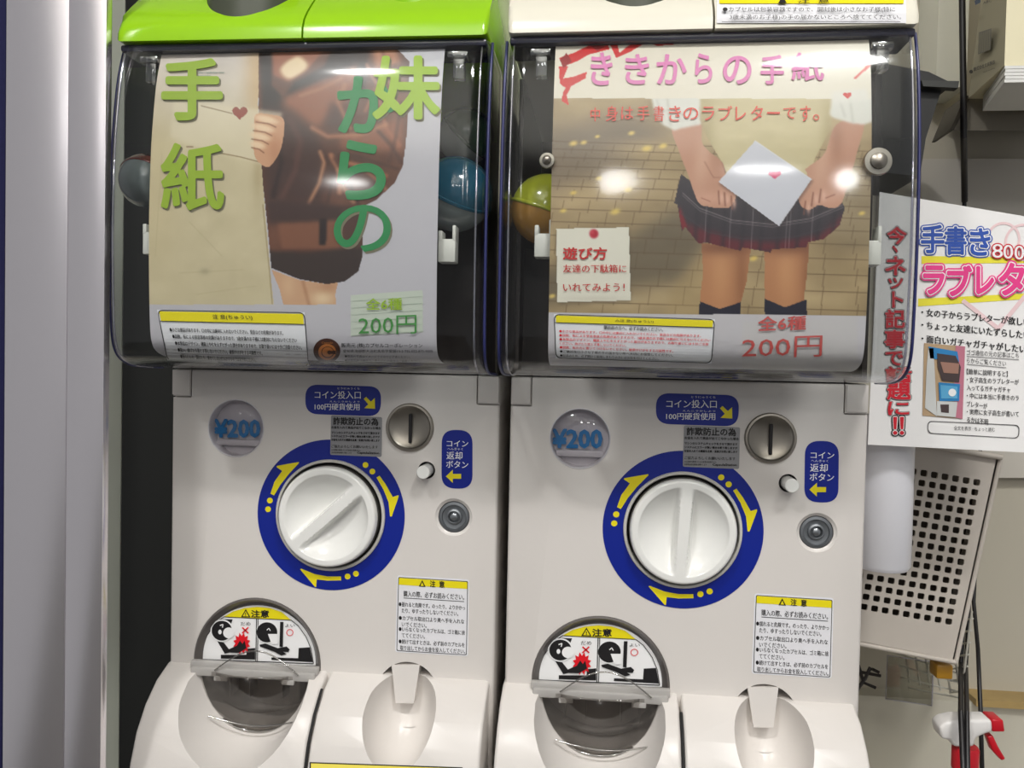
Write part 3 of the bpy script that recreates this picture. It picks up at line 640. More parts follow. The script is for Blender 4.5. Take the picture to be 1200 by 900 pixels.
# lid sticker on the right machine
def lid_fn(px, py, l):
    r = ray(px, py); lo_, hi_ = 0.3, 1.2; zs = [0.3725, 0.380, 0.388, 0.396, 0.408, 0.421, 0.434, 0.446]; gs = [0.0965, 0.0962, 0.0925, 0.086, 0.074, 0.060, 0.044, 0.02]
    for _ in range(34):
        t = (lo_ + hi_) / 2; p = CAMP + r * t - M2O
        if p[1] + np.interp(p[2], zs, gs) + l * 1.5 < 0: lo_ = t
        else: hi_ = t
    p = CAMP + r * hi_ - M2O; return (p[0], p[1], zz(p[2]))
P = Print(lid_fn, 0.0005, 4)
def strip(P, x0, x1, y0, y1, m, L, n=6):
    for i in range(n):
        for j in range(6):
            xa, xb = x0 + (x1 - x0) * i / n, x0 + (x1 - x0) * (i + 1) / n; ya, yb = y0 + (y1 - y0) * j / 6, y0 + (y1 - y0) * (j + 1) / 6
            P.poly([(xa, ya), (xb, ya), (xb, yb), (xa, yb)], m, L)
strip(P, 840, 1062, -30, 27, STICK, 0); strip(P, 843, 1059, -28, 4, YEL, 1)
o = P.build('lid_sticker', M2)
P = Print(lid_fn, 0.0005, 4); P.text('注  意', (935, -3, 972, 3.5), BLACK, 3); P.poly([(912, 3.5), (917, -5), (922, 3.5)], BLACK, 3)
P.text('●カプセルは包装容器ですので、開封後は小さなお子様(特に', (847, 8, 1049, 14.5), BLACK, 3, 0.01)
P.text('3歳未満のお子様)の手の届かないところへ捨ててください。', (855, 17, 1056, 23.5), BLACK, 3, 0.01)
for x0_, x1_, y_ in ((846, 1055, 25.6),): P.line((x0_, y_), (x1_, y_), 0.6, BLACK, 2)
P.build('lid_lettering', o)

# ================================================================== POSTERS (printed sheets behind the hoods)
def smooth_poly(pts, k=6):
    n = len(pts); P_ = [np.array(p, float) for p in pts]; out = []
    for i in range(n):
        p0, p1, p2, p3 = P_[i - 1], P_[i], P_[(i + 1) % n], P_[(i + 2) % n]
        for j in range(k):
            t = j / k; out.append(0.5 * ((2 * p1) + (-p0 + p2) * t + (2 * p0 - 5 * p1 + 4 * p2 - p3) * t * t + (-p0 + 3 * p1 - 3 * p2 + p3) * t ** 3))
    return out
class Canvas:
    """colours of a printed photograph, evaluated at the sheet's vertices"""
    def __init__(s, X, Y, base): s.X, s.Y = X, Y; s.C = np.empty(X.shape + (3,)); s.C[:] = base
    def mask(s, pts, soft=0, sm=False):
        if sm: pts = smooth_poly(pts)
        x0 = min(p[0] for p in pts) - 3 - 3 * soft; x1 = max(p[0] for p in pts) + 3 + 3 * soft; y0 = min(p[1] for p in pts) - 3 - 3 * soft; y1 = max(p[1] for p in pts) + 3 + 3 * soft
        M = np.zeros(s.X.shape)
        jj, ii = np.where((s.X >= x0) & (s.X <= x1) & (s.Y >= y0) & (s.Y <= y1))
        if len(jj) == 0: return M
        sl = (slice(jj.min(), jj.max() + 1), slice(ii.min(), ii.max() + 1)); X, Y = s.X[sl], s.Y[sl]; ins = np.zeros(X.shape, bool)
        for a, b in zip(pts, list(pts[1:]) + [pts[0]]):
            if a[1] == b[1]: continue
            c = ((a[1] > Y) != (b[1] > Y)) & (X < (b[0] - a[0]) * (Y - a[1]) / (b[1] - a[1]) + a[0]); ins ^= c
        M[sl] = ins
        r = int(round(soft))
        for _ in range(2 if r else 0):
            for ax in (0, 1):
                A = np.cumsum(np.concatenate([np.repeat(np.take(M, [0], ax), r + 1, ax), M, np.repeat(np.take(M, [-1], ax), r, ax)], ax), ax)
                n = M.shape[ax]; M = (np.take(A, range(2 * r + 1, 2 * r + 1 + n), ax) - np.take(A, range(0, n), ax)) / (2 * r + 1)
        return M
    def put(s, M, c, a=1.0): M = (M * a)[..., None]; s.C = s.C * (1 - M) + np.array(c, float) * M
    def poly(s, pts, c, soft=0, a=1.0, sm=False, clip=None):
        M = s.mask(pts, soft, sm)
        if clip is not None: M = M * clip
        s.put(M, c, a); return M
    def blob(s, x, y, rx, ry, c, a=1.0, ang=0.0, clip=None, hard=1.0):
        t = math.radians(ang); dx, dy = s.X - x, s.Y - y; u = (dx * math.cos(t) + dy * math.sin(t)) / rx; v = (-dx * math.sin(t) + dy * math.cos(t)) / ry
        M = np.exp(-(u * u + v * v) ** hard)
        if clip is not None: M = M * clip
        s.put(M, c, a)
    def line(s, pts, w, c, a=1.0, clip=None, soft=0.6):
        D = np.full(s.X.shape, 1e9)
        for p, q in zip(pts, pts[1:]):
            dx, dy = q[0] - p[0], q[1] - p[1]; t = np.clip(((s.X - p[0]) * dx + (s.Y - p[1]) * dy) / (dx * dx + dy * dy + 1e-9), 0, 1)
            D = np.minimum(D, np.hypot(s.X - p[0] - t * dx, s.Y - p[1] - t * dy))
        M = np.clip((w / 2 + soft - D) / (2 * soft), 0, 1)
        if clip is not None: M = M * clip
        s.put(M, c, a)
def noise2(X, Y, scale, seed, octs=3):
    out = np.zeros(X.shape); amp = 1.0; tot = 0
    for o_ in range(octs):
        r = np.random.default_rng(seed + o_); G = r.random((64, 64)); u, v = X / scale * 2 ** o_, Y / scale * 2 ** o_
        i, j = np.floor(u).astype(int), np.floor(v).astype(int); fu, fv = u - i, v - j; fu, fv = fu * fu * (3 - 2 * fu), fv * fv * (3 - 2 * fv)
        g = lambda a, b: G[a % 64, b % 64]
        out += amp * ((g(i, j) * (1 - fu) + g(i + 1, j) * fu) * (1 - fv) + (g(i, j + 1) * (1 - fu) + g(i + 1, j + 1) * fu) * fv); tot += amp; amp *= 0.5
    return out / tot - 0.5

PD = 0.0075
def make_sheet(name, O, pxl, pxr, paint, rough=0.35):
    Q = offset_prof(PD)[::-1]; Q = Q[(Q[:, 0] > 0.066)]
    xl = cast_hood(pxl, 220, PD, O)[0]; xr = cast_hood(pxr, 220, PD, O)[0]
    seg = np.concatenate([[0], np.cumsum(np.hypot(*np.diff(Q, axis=0).T))]); Ls = seg[-1]
    top = np.interp(0.3658, Q[::-1, 1], seg[::-1]); step = 0.00062
    sv = np.arange(top, Ls, step); g = np.interp(sv, seg, Q[:, 0]); z = np.interp(sv, seg, Q[:, 1]); xs = np.arange(xl, xr, step)
    Xw, G_ = np.meshgrid(xs, g); _, Zw = np.meshgrid(xs, z)
    V = np.stack([Xw, -G_, Zw], -1); Vw = V + O; px, py = proj(Vw)
    C = paint(px, py); C = np.clip(C / 255.0, 0, 1); C = np.where(C <= 0.04045, C / 12.92, ((C + 0.055) / 1.055) ** 2.4)
    nr, nc = Xw.shape; idx = np.arange(nr * nc).reshape(nr, nc)
    Fq = np.stack([idx[:-1, :-1], idx[1:, :-1], idx[1:, 1:], idx[:-1, 1:]], -1).reshape(-1, 4)
    me = bpy.data.meshes.new(name); me.vertices.add(nr * nc); me.vertices.foreach_set('co', (V + np.array([0, 0, 0])).reshape(-1))
    me.loops.add(Fq.size); me.loops.foreach_set('vertex_index', Fq.reshape(-1).astype(np.int32)); me.polygons.add(len(Fq))
    me.polygons.foreach_set('loop_start', np.arange(0, Fq.size, 4, dtype=np.int32)); me.update(calc_edges=True); me.validate()
    ca = me.color_attributes.new('print', 'FLOAT_COLOR', 'POINT'); ca.data.foreach_set('color', np.concatenate([C.reshape(-1, 3), np.ones((nr * nc, 1))], 1).reshape(-1).astype(np.float32))
    me.shade_smooth()
    o = link(name, me, mat('poster_print', (200, 200, 200), rough, attr='print')); o.location = tuple(O); return o

PAPER = (192, 189, 195)
def paint1(X, Y):
    c = Canvas(X, Y, PAPER)
    # old paper / knitted top photograph
    beige = c.mask([(160, 40), (308, 40), (305, 90), (302, 120), (306, 180), (310, 240), (318, 330), (321, 357), (160, 357)])
    tone = np.clip((Y - 60) / 110, 0, 1)[..., None]
    col = np.array([212, 202, 196]) * (1 - tone) + np.array([205, 192, 158]) * tone + (noise2(X, Y, 26, 3, 4) * 22)[..., None]
    c.C = c.C * (1 - beige[..., None]) + col * beige[..., None]
    c.blob(300, 90, 14, 60, (196, 164, 120), 0.8, clip=beige); c.blob(180, 220, 30, 120, (200, 182, 140), 0.4, clip=beige)
    c.blob(302, 200, 6, 40, (170, 150, 112), 0.5, clip=beige)
    c.line([(308, 240), (316, 320), (319, 356)], 1.2, (140, 120, 86), 0.7)
    for a_, b_ in (((222, 260), (260, 300)), ((210, 320), (285, 316)), ((190, 180), (182, 300)), ((230, 345), (300, 335))): c.line([a_, b_], 1.0, (182, 168, 132), 0.5)
    c.blob(240, 318, 6, 4, (160, 148, 120), 0.6)
    # dress
    dress = c.mask([(303, 40), (446, 40), (470, 62), (480, 72), (479, 110), (476, 165), (472, 195), (462, 215), (440, 235), (424, 243), (425, 300), (420, 318), (404, 330), (383, 333), (350, 327), (318, 314), (314, 270), (308, 215), (303, 140)], sm=False)
    c.put(dress, (96, 62, 48))
    n = noise2(X, Y, 40, 11, 4)[..., None] * dress[..., None]; c.C += n * np.array([46, 32, 24])
    c.poly([(303, 40), (322, 40), (318, 100), (345, 128), (308, 140)], (48, 38, 36), 2, clip=dress)
    c.poly([(318, 50), (388, 48), (362, 80), (338, 96), (320, 88)], (150, 92, 66), 2, clip=dress)
    c.poly([(330, 78), (349, 66), (361, 78), (342, 92), (331, 88)], (226, 202, 164), 2, sm=True, clip=dress)
    c.poly([(395, 44), (432, 50), (420, 78), (372, 96), (330, 116), (345, 96), (380, 78)], (50, 38, 36), 2, clip=dress)
    c.poly([(330, 116), (380, 95), (425, 74), (424, 92), (404, 120), (372, 150), (332, 142)], (150, 94, 68), 5, 0.9, clip=dress)
    c.poly([(418, 44), (434, 46), (428, 110), (418, 96)], (56, 42, 38), 2, 0.9, clip=dress)
    c.poly([(436, 50), (462, 56), (470, 74), (440, 82)], (186, 126, 92), 3, 0.9, clip=dress)
    c.blob(450, 90, 12, 10, (96, 60, 48), 0.7, clip=dress); c.blob(466, 130, 10, 40, (140, 88, 66), 0.6, clip=dress)
    c.poly([(310, 120), (345, 130), (366, 150), (380, 175), (376, 240), (312, 236), (310, 170)], (66, 46, 42), 5, 0.85, clip=dress)
    c.poly([(396, 160), (430, 150), (470, 140), (474, 180), (440, 176), (400, 176)], (156, 98, 72), 4, 0.7, clip=dress)
    c.poly([(388, 118), (400, 126), (402, 150), (380, 148)], (70, 46, 40), 4, 0.8, clip=dress)
    # sleeve folds
    for pts, w_, cc in (([(375, 178), (380, 190), (374, 215), (362, 238)], 4, (196, 142, 106)), ([(388, 182), (398, 200), (398, 225)], 6, (176, 118, 86)), ([(382, 184), (390, 210), (384, 236)], 3, (70, 46, 38)), ([(404, 190), (430, 196), (452, 206)], 5, (178, 112, 80)), ([(412, 182), (440, 190), (466, 198)], 3, (72, 48, 40)), ([(408, 206), (428, 222), (436, 232)], 4, (84, 54, 44)), ([(430, 76), (442, 100), (428, 130)], 3, (170, 112, 84)), ([(455, 95), (445, 120), (452, 150), (468, 170)], 4, (166, 104, 76)), ([(440, 150), (458, 170), (470, 190)], 4, (78, 50, 42))):
        c.line(pts, w_, cc, 0.8, clip=dress, soft=2)
    for pts, w_, cc in (([(340, 140), (352, 165), (346, 200), (330, 232)], 7, (92, 62, 54)), ([(322, 150), (330, 190), (320, 230)], 5, (44, 32, 30)), ([(404, 100), (396, 120), (410, 150)], 4, (176, 118, 88)), ([(392, 186), (410, 214), (420, 240)], 3, (60, 38, 34)), ([(424, 196), (446, 214), (452, 222)], 3, (188, 124, 92)), ([(448, 60), (458, 84), (474, 96)], 3, (120, 76, 58)), ([(352, 112), (376, 104), (400, 92)], 3, (178, 122, 92)), ([(366, 150), (384, 160), (420, 158), (452, 146)], 5, (186, 126, 94)), ([(396, 200), (404, 222), (414, 236)], 4, (200, 146, 112)), ([(470, 120), (464, 160), (456, 190)], 3, (80, 50, 42))):
        c.line(pts, w_, cc, 0.75, clip=dress, soft=2.5)
    c.poly([(312, 234), (378, 238), (424, 244), (424, 258), (396, 262), (314, 262)], (62, 46, 44), 3, 0.85, clip=dress)
    c.poly([(325, 262), (400, 258), (402, 292), (330, 292)], (134, 88, 66), 2, 0.85, clip=dress)
    c.poly([(374, 256), (383, 256), (382, 287), (374, 287)], (44, 34, 34), 1, clip=dress)
    c.poly([(314, 294), (360, 296), (426, 288), (426, 336), (312, 330)], (60, 48, 44), 2, clip=dress)
    c.poly([(400, 245), (424, 245), (424, 290), (402, 290)], (84, 58, 52), 2, 0.9, clip=dress)
    # legs
    legs = c.mask([(318, 316), (350, 328), (383, 333), (396, 331), (393, 345), (394, 357), (332, 357), (328, 340)])
    c.put(legs, (204, 162, 128)); c.blob(338, 335, 8, 16, (216, 178, 142), 0.8, clip=legs); c.line([(355, 330), (362, 357)], 3, (166, 116, 84), 0.7, clip=legs, soft=2); c.blob(378, 350, 12, 8, (232, 206, 168), 0.9, clip=legs); c.blob(385, 336, 12, 6, (184, 136, 102), 0.7, clip=legs)
    # envelope and hand
    c.poly([(204, 118), (270, 124), (332, 132), (306, 192), (236, 174), (200, 160)], (220, 208, 180), 2, 0.7)
    c.line([(236, 124), (272, 133)], 0.9, (128, 108, 80)); c.line([(256, 179), (282, 184), (305, 190)], 0.9, (120, 96, 64)); c.line([(219, 172), (226, 172)], 1, (120, 90, 70))
    hand = c.mask([(300, 134), (316, 134), (331, 138), (333, 150), (329, 175), (318, 193), (310, 195), (300, 186), (297, 172), (298, 150)], sm=True)
    c.put(hand, (206, 158, 124)); c.blob(322, 175, 8, 16, (186, 132, 100), 0.7, clip=hand)
    for x_, y_, l_ in ((312, 140, 14), (308, 150, 13), (305, 160, 12), (302, 170, 9)):
        c.blob(x_, y_, l_, 4.4, (232, 202, 168), 1, 14, hard=2); c.line([(x_ - l_ + 2, y_ + 3), (x_ + l_ * 0.2, y_ + 5), (x_ + l_ * 0.8, y_ + 9)], 1.3, (128, 82, 58), 0.9)
    hp = [(281 + 10 * math.sin(t) ** 3 * 0.9, 132 - (13 * math.cos(t) - 5 * math.cos(2 * t) - 2 * math.cos(3 * t) - math.cos(4 * t)) * 0.55) for t in np.linspace(0, 2 * math.pi, 40)[:-1]]
    c.poly(hp, (152, 82, 70))
    return c.C
S1 = make_sheet('poster', M1O, 175.5, 514.5, paint1)
tag(S1, 'printed poster behind the left hood, brown dress and held letter, green title characters', 'poster')
def pf(O):
    return lambda px, py, l: tuple(cast_hood(px, py, PD - l, O))
TG = mat('title_green', (150, 178, 48), 0.5); TG2 = mat('title_lime', (160, 192, 52), 0.5); TD = mat('title_deep_green', (44, 136, 78), 0.5); SH = mat('print_shadow', (128, 122, 100), 0.6); TEAL = mat('print_teal', (40, 110, 96), 0.5)
P = Print(pf(M1O), 0.0003, 9)
def big(P, t, q, m, b, sh=True):
    P = Print(pf(M1O), 0.0003, 9)
    if sh: P.text(t, (q[0] + 2, q[1] + 2.5, q[2] + 2, q[3] + 2.5), SH, 0, b)
    P.text(t, q, m, 1 if m is TD else 2.5, b); P.build('title_character', S1)
big(P, '手', (191, 70, 259, 139), TG, 0.032); big(P, '紙', (190, 169, 261, 245), TG, 0.024)
big(P, '妹', (438, 67, 514, 138), TG2, 0.03)
big(P, 'か', (397, 91, 462, 154), TD, 0.035, False); big(P, 'ら', (397, 166, 450, 232), TD, 0.035, False); big(P, 'の', (392, 241, 457, 294), TD, 0.02)
for t, x, m in (('い', 199, BLACK), ('も', 232, TEAL), ('う', 263, BLACK), ('と', 294, TEAL), ('の', 393, BLACK), ('て', 428, TEAL), ('が', 460, BLACK), ('み', 503, DGREY)): P.text(t, (x - 3.5, 52.5, x + 3.5, 57.5), m, 1, 0.02)
P.text('Sister’s handwritten letter', (232, 83.5, 263, 86), TEAL, 1); P.text('keepsake', (232, 87.5, 247, 90), TEAL, 1)
tag(P.build('small_lettering', S1), kind='stuff')
def caution_box(O, S_, q, yh, head, lines, hm, name, bodycol, headx):
    P = Print(pf(O), 0.0003, 5); tl, tr, br, bl = [np.array(p, float) for p in q]
    n = 14
    rr = rrect(q, 7, 5)
    # background of the box follows the sheet in narrow bands
    for i in range(n):
        a_, b_ = i / n, (i + 1) / n
        for j in range(8):
            c_, d_ = j / 8, (j + 1) / 8
            f = lambda u, v: tuple((tl * (1 - u) + tr * u) * (1 - v) + (bl * (1 - u) + br * u) * v)
            P.poly([f(a_, c_), f(b_, c_), f(b_, d_), f(a_, d_)], bodycol, -0.5)
    P.frame(q, 7, 0.9, BLACK, 1)
    for i in range(n):
        a_, b_ = 0.012 + 0.976 * i / n, 0.012 + 0.976 * (i + 1) / n
        f = lambda u, v: tuple((tl * (1 - u) + tr * u) * (1 - v) + (bl * (1 - u) + br * u) * v)
        P.poly([f(a_, 0.03), f(b_, 0.03), f(b_, yh), f(a_, yh)], YEL, 1)
    f = lambda u, v: tuple((tl * (1 - u) + tr * u) * (1 - v) + (bl * (1 - u) + br * u) * v)
    P.line(f(0.005, yh), f(0.995, yh), 0.8, BLACK, 2)
    P.text(head, [f(headx[0], 0.07), f(headx[1], 0.07), f(headx[1], yh - 0.05), f(headx[0], yh - 0.05)], BLACK, 3, 0.012)
    for t, u0, u1, v0, h, m in lines: P.text(t, [f(u0, v0), f(u1, v0 + 0.008), f(u1, v0 + h + 0.008), f(u0, v0 + h)], m, 2, 0.01)
    return P.build(name, S_)
L1 = [('●小さな部品があります。口の中には絶対に入れないでください。窒息などの危険があります。', .06, .84, .34, .085, BLACK), ('●誤飲、転による窒息事故の危険がありますので、3歳未満のお子様には絶対に与えないでください', .07, .93, .47, .085, BLACK), ('●本製品はデザイン、機能上やむをえずとがった部分がありますので、お取り扱いには十分ご注意ください。', .08, .96, .60, .085, BLACK), ('●強い、曲げたり落とす等しないでください。破損やけがをする可能性です。', .09, .68, .73, .085, BLACK), ('●落ちたもの、開けたり、乗せてしまいけんかするのではおやめください。', .10, .63, .86, .085, BLACK)]
caution_box(M1O, S1, [(184, 363), (357, 366), (362, 430), (196, 423)], 0.22, '注 意(ちゅうい)', L1, None, 'caution_box', STICK, (0.37, 0.64))
P = Print(pf(M1O), 0.0003, 9)
sl = mat('slip_green', (196, 204, 190), 0.5); sll = mat('slip_line', (178, 190, 176), 0.5); GTX = mat('pen_green', (64, 140, 62), 0.5); LTX = mat('pen_lime', (150, 184, 40), 0.5)
for i in range(6):
    P.poly([(411, 346 + 8 * i), (495, 340 + 8.2 * i), (496, 348.3 + 8.2 * i), (411, 354 + 8 * i)], sl, 0); P.line((412, 353 + 8 * i), (495, 347 + 8.2 * i), 0.5, sll, 1)
P.build('price_slip', S1); P = Print(pf(M1O), 0.0003, 9)
P.text('全6種', [(429, 350), (471, 349), (471, 363), (429, 363)], LTX, 4, 0.02); P.text('200円', [(420, 371), (488, 369), (488, 391), (420, 393)], GTX, 4, -0.004)
P.build('price_lettering', S1); P = Print(pf(M1O), 0.0003, 9)
OR1 = mat('logo_brown', (74, 44, 34), 0.4); OR2 = mat('logo_orange', (196, 120, 64), 0.4)
P.poly(circ(383, 411, 15.8, 32, 14.5), OR1, 1); P.poly(circ(383.5, 412.5, 10.5, 28, 9.5), OR2, 2); P.poly(circ(384, 412.8, 7.6, 24, 6.8), OR1, 3); P.poly(circ(384, 412.6, 6.6, 24, 5.8), OR2, 4); P.poly(circ(386, 413, 2.6, 16, 2.4), OR1, 5); P.poly([(386, 411.5), (393.5, 410.8), (393.5, 415.2), (386, 414.5)], OR1, 5)
P.text('Capsule', (377, 400.5, 390, 403.5), OR2, 3)
P.build('logo', S1); P = Print(pf(M1O), 0.0003, 9)
P.text('販売元 (株)カプセルコーポレーション', [(400, 402), (495, 402.5), (495, 408.5), (400, 408)], BLACK, 1, 0.01); P.text('愛知県海部郡大治町馬島字屋舗13-2 TEL:052-875-9005', [(402, 409.5), (507, 409.5), (507, 413.5), (402, 413.5)], DGREY, 1)
P.text('●商品の写真はイメージですのでご了承ください。', [(404, 416), (481, 417), (481, 420), (404, 419)], DGREY, 1); P.text('●対象年齢15歳以上。売り切れの場合はご容赦ください。', [(404, 421), (493, 422), (493, 425), (404, 424)], DGREY, 1)
P.build('maker_lettering', S1)

def paint2(X, Y):
    c = Canvas(X, Y, (198, 194, 198))
    # brick pavement in late light
    ph = c.mask([(600, 40), (1100, 40), (1100, 371), (600, 366)])
    v = (Y - 110) / 255.0
    base = np.array([168, 146, 108]) + (noise2(X, Y * 2.2, 70, 21, 3) * 70)[..., None] * np.array([1, .95, .8])
    c.C = c.C * (1 - ph[..., None]) + base * ph[..., None]
    c.poly([(600, 165), (740, 130), (790, 165), (700, 205), (600, 250)], (112, 98, 84), 12, 0.75, clip=ph)
    c.poly([(600, 330), (700, 300), (800, 240), (830, 280), (800, 330), (600, 366)], (96, 86, 70), 9, 0.75, clip=ph)
    c.poly([(930, 215), (1100, 190), (1100, 300), (980, 290)], (128, 114, 90), 10, 0.5, clip=ph)
    c.blob(760, 175, 44, 12, (200, 172, 118), 0.6, clip=ph); c.blob(690, 230, 50, 16, (196, 170, 124), 0.5, clip=ph)
    # joints, receding rows
    yy = 170.0; k = 0
    while yy < 372:
        h = 9 + (yy - 170) * 0.075; c.line([(600, yy - 6), (1100, yy + 10)], 1.0, (96, 74, 50), 0.7, clip=ph)
        for j in range(26):
            x_ = 600 + (j + 0.5 * (k % 2)) * (24 + (yy - 170) * 0.10); c.line([(x_, yy), (x_ - 3, yy + h)], 0.9, (96, 74, 50), 0.6, clip=ph)
        yy += h; k += 1
    for x_, y_, r_ in ((672, 168, 5), (684, 167, 4), (740, 156, 4), (758, 174, 6), (777, 171, 5), (702, 209, 4), (672, 226, 4), (736, 222, 5), (721, 248, 6), (660, 247, 4), (647, 347, 4), (852, 262, 3), (1010, 250, 4), (883, 303, 5), (700, 160, 3)): c.blob(x_, y_, r_, r_ * 0.6, (226, 196, 104), 0.9, -15, hard=1.5, clip=ph)
    c.poly([(785, 340), (830, 290), (826, 372), (780, 372)], (166, 142, 98), 4, 0.4, clip=ph)
    # torso
    tor = c.mask([(818, 110), (978, 110), (974, 150), (955, 185), (947, 212), (905, 232), (860, 222), (846, 190), (828, 160), (822, 140)], sm=False)
    c.put(tor, (202, 188, 146)); c.C += (noise2(X, Y * 3, 30, 9, 2) * 14)[..., None] * tor[..., None]
    c.blob(826, 160, 12, 50, (166, 148, 106), 0.7, clip=tor); c.blob(972, 160, 10, 50, (168, 150, 108), 0.7, clip=tor)
    # legs and socks
    for pts in ([(822, 285), (880, 290), (875, 330), (868, 355), (866, 372), (822, 372), (820, 350), (824, 320)], [(896, 290), (948, 285), (946, 320), (942, 350), (944, 372), (898, 372), (896, 345)]):
        lg = c.mask(pts); c.put(lg, (182, 126, 86)); xs = sum(p[0] for p in pts) / len(pts); c.blob(xs - 3, 318, 12, 40, (206, 152, 106), 0.7, clip=lg); c.blob(xs + 22, 320, 8, 60, (136, 88, 58), 0.6, clip=lg); c.blob(xs, 290, 40, 9, (110, 66, 46), 0.7, clip=lg)
    c.poly([(820, 353), (843, 362), (868, 354), (867, 374), (819, 374)], (34, 32, 48), 0, sm=False); c.poly([(896, 350), (920, 360), (945, 351), (946, 374), (896, 374)], (34, 32, 48))
    c.poly([(600, 366), (1100, 371), (1100, 460), (600, 460)], (198, 194, 198))
    # skirt
    sk = c.mask([(798, 204), (812, 214), (850, 228), (905, 234), (950, 230), (982, 226), (990, 244), (984, 264), (966, 280), (947, 284), (945, 290), (905, 292), (903, 296), (870, 290), (868, 294), (826, 284), (819, 286), (803, 266), (799, 271), (794, 240), (790, 238)])
    c.put(sk, (52, 44, 50)); c.poly([(796, 240), (806, 266), (800, 271), (795, 255)], (126, 30, 40), 1, clip=sk); c.poly([(806, 262), (860, 280), (905, 284), (960, 276), (990, 250), (985, 290), (800, 300)], (112, 28, 38), 3, 0.75, clip=sk)
    for x_ in (815, 830, 848, 870, 892, 912, 935, 958, 976): c.line([(x_ + 4, 226), (x_ - 2, 298)], 5, (34, 32, 38), 0.45, clip=sk, soft=2)
    for off, a_ in ((0, 0.6), (3, 0.4)): c.line([(800, 226 + off), (820, 244 + off), (858, 258 + off), (905, 263 + off), (950, 256 + off), (988, 240 + off)], 0.8, (186, 176, 172), a_, clip=sk)
    c.line([(798, 250), (830, 272), (870, 280), (930, 278), (985, 262)], 0.8, (60, 60, 66), 0.8, clip=sk)
    for x_ in (826, 855, 881, 921, 925, 951): c.line([(x_ + 3, 225), (x_ - 1, 296)], 0.8, (178, 172, 168), 0.5, clip=sk)
    # arms and hands
    for pts in ([(788, 148), (820, 144), (824, 170), (846, 190), (850, 205), (862, 228), (856, 242), (848, 244), (830, 242), (818, 236), (806, 204), (796, 178)], [(980, 146), (1012, 140), (1004, 180), (994, 214), (986, 238), (974, 244), (960, 240), (948, 246), (938, 240), (936, 226), (946, 204), (944, 198), (966, 180)]):
        ar = c.mask(pts, sm=True); c.put(ar, (192, 142, 116)); xs = sum(p[0] for p in pts) / len(pts)
        c.blob(xs - 6, 190, 10, 34, (212, 168, 142), 0.7, 10, clip=ar); c.blob(xs + 12, 165, 8, 26, (160, 110, 84), 0.6, clip=ar); c.blob(xs, 232, 22, 9, (214, 164, 140), 0.7, clip=ar)
    for x_, y_ in ((842, 224), (849, 226), (857, 230), (944, 236), (953, 226), (962, 222)): c.line([(x_, y_), (x_ + (1 if x_ < 900 else -2), y_ + 15)], 1.6, (124, 74, 58), 0.85, soft=0.8); c.blob(x_ + 3.5, y_ + 8, 2.4, 6.5, (222, 176, 154), 0.8)
    c.line([(826, 190), (836, 208), (845, 208)], 1.2, (148, 96, 76), 0.6, soft=1); c.line([(822, 232), (832, 236)], 1.2, (150, 92, 74), 0.7); c.line([(968, 232), (978, 228)], 1.4, (140, 84, 68), 0.7); c.line([(846, 190), (850, 202)], 1.4, (150, 100, 80), 0.6)
    for pts in ([(762, 110), (820, 112), (821, 146), (800, 150), (790, 153), (776, 146), (768, 135)], [(976, 112), (1030, 108), (1030, 140), (1012, 146), (996, 144), (976, 138), (972, 134)]):
        sv = c.mask(pts, 1); c.put(sv, (218, 216, 206)); xs = pts[0][0]; c.line([(xs + 20, 116), (xs + 24, 146)], 2, (186, 184, 172), 0.6, clip=sv, soft=2); c.line([(xs + 8, 118), (xs + 14, 136)], 2, (190, 188, 178), 0.6, clip=sv, soft=2)
    # letter
    le = c.mask([(885, 165), (951, 210), (913, 265), (842, 213)]); c.poly([(887, 168), (953, 212), (915, 268), (842, 216)], (60, 46, 44), 1, 0.4); c.put(le, (206, 206, 214)); c.line([(885, 165), (951, 210)], 1, (226, 226, 230), 0.8)
    hp = [(909 + 8 * math.sin(t) ** 3 - 1, 204 - (13 * math.cos(t) - 5 * math.cos(2 * t) - 2 * math.cos(3 * t) - math.cos(4 * t)) * 0.40) for t in np.linspace(0, 2 * math.pi, 40)[:-1]]
    c.poly(hp, (204, 28, 98))
    # cream head band
    c.poly([(600, 30), (1100, 30), (1100, 116), (600, 115)], (228, 220, 202))
    hp = [(993 + 5 * math.sin(t) ** 3, 111.5 - (13 * math.cos(t) - 5 * math.cos(2 * t) - 2 * math.cos(3 * t) - math.cos(4 * t)) * 0.28) for t in np.linspace(0, 2 * math.pi, 40)[:-1]]
    c.poly([(975, 108), (1015, 104), (1020, 118), (975, 122)], (226, 222, 212), 2, 0.9); c.poly(hp, (206, 56, 48))
    # ribbon
    R1, R2 = (206, 34, 34), (150, 18, 24)
    for pts, cc in (([(655, 68), (672, 62), (692, 52), (712, 46), (714, 58), (690, 64), (676, 72), (660, 78)], R1), ([(690, 46), (712, 44), (712, 52), (700, 60), (692, 54)], R2), ([(655, 78), (666, 78), (660, 92), (672, 90), (688, 84), (686, 92), (664, 104), (656, 98)], R1), ([(664, 100), (672, 96), (664, 112), (667, 124), (658, 118), (660, 108)], R1), ([(656, 70), (664, 62), (670, 72), (660, 80)], R2), ([(712, 46), (722, 46), (726, 62), (738, 52), (750, 46), (760, 48), (740, 60), (722, 68)], R1), ([(750, 46), (770, 48), (792, 52), (770, 54)], R1), ([(1000, 92), (1024, 68), (1024, 74), (1004, 92)], (214, 96, 84))): c.poly(pts, cc, 0)
    # note and pin
    c.poly([(651, 270), (738, 268), (739, 354), (655, 356)], (80, 70, 56), 2, 0.5); c.poly([(652, 268), (737, 266.5), (739, 352), (653, 354)], (226, 222, 206)); c.blob(700, 350, 36, 3, (206, 200, 184), 0.6)
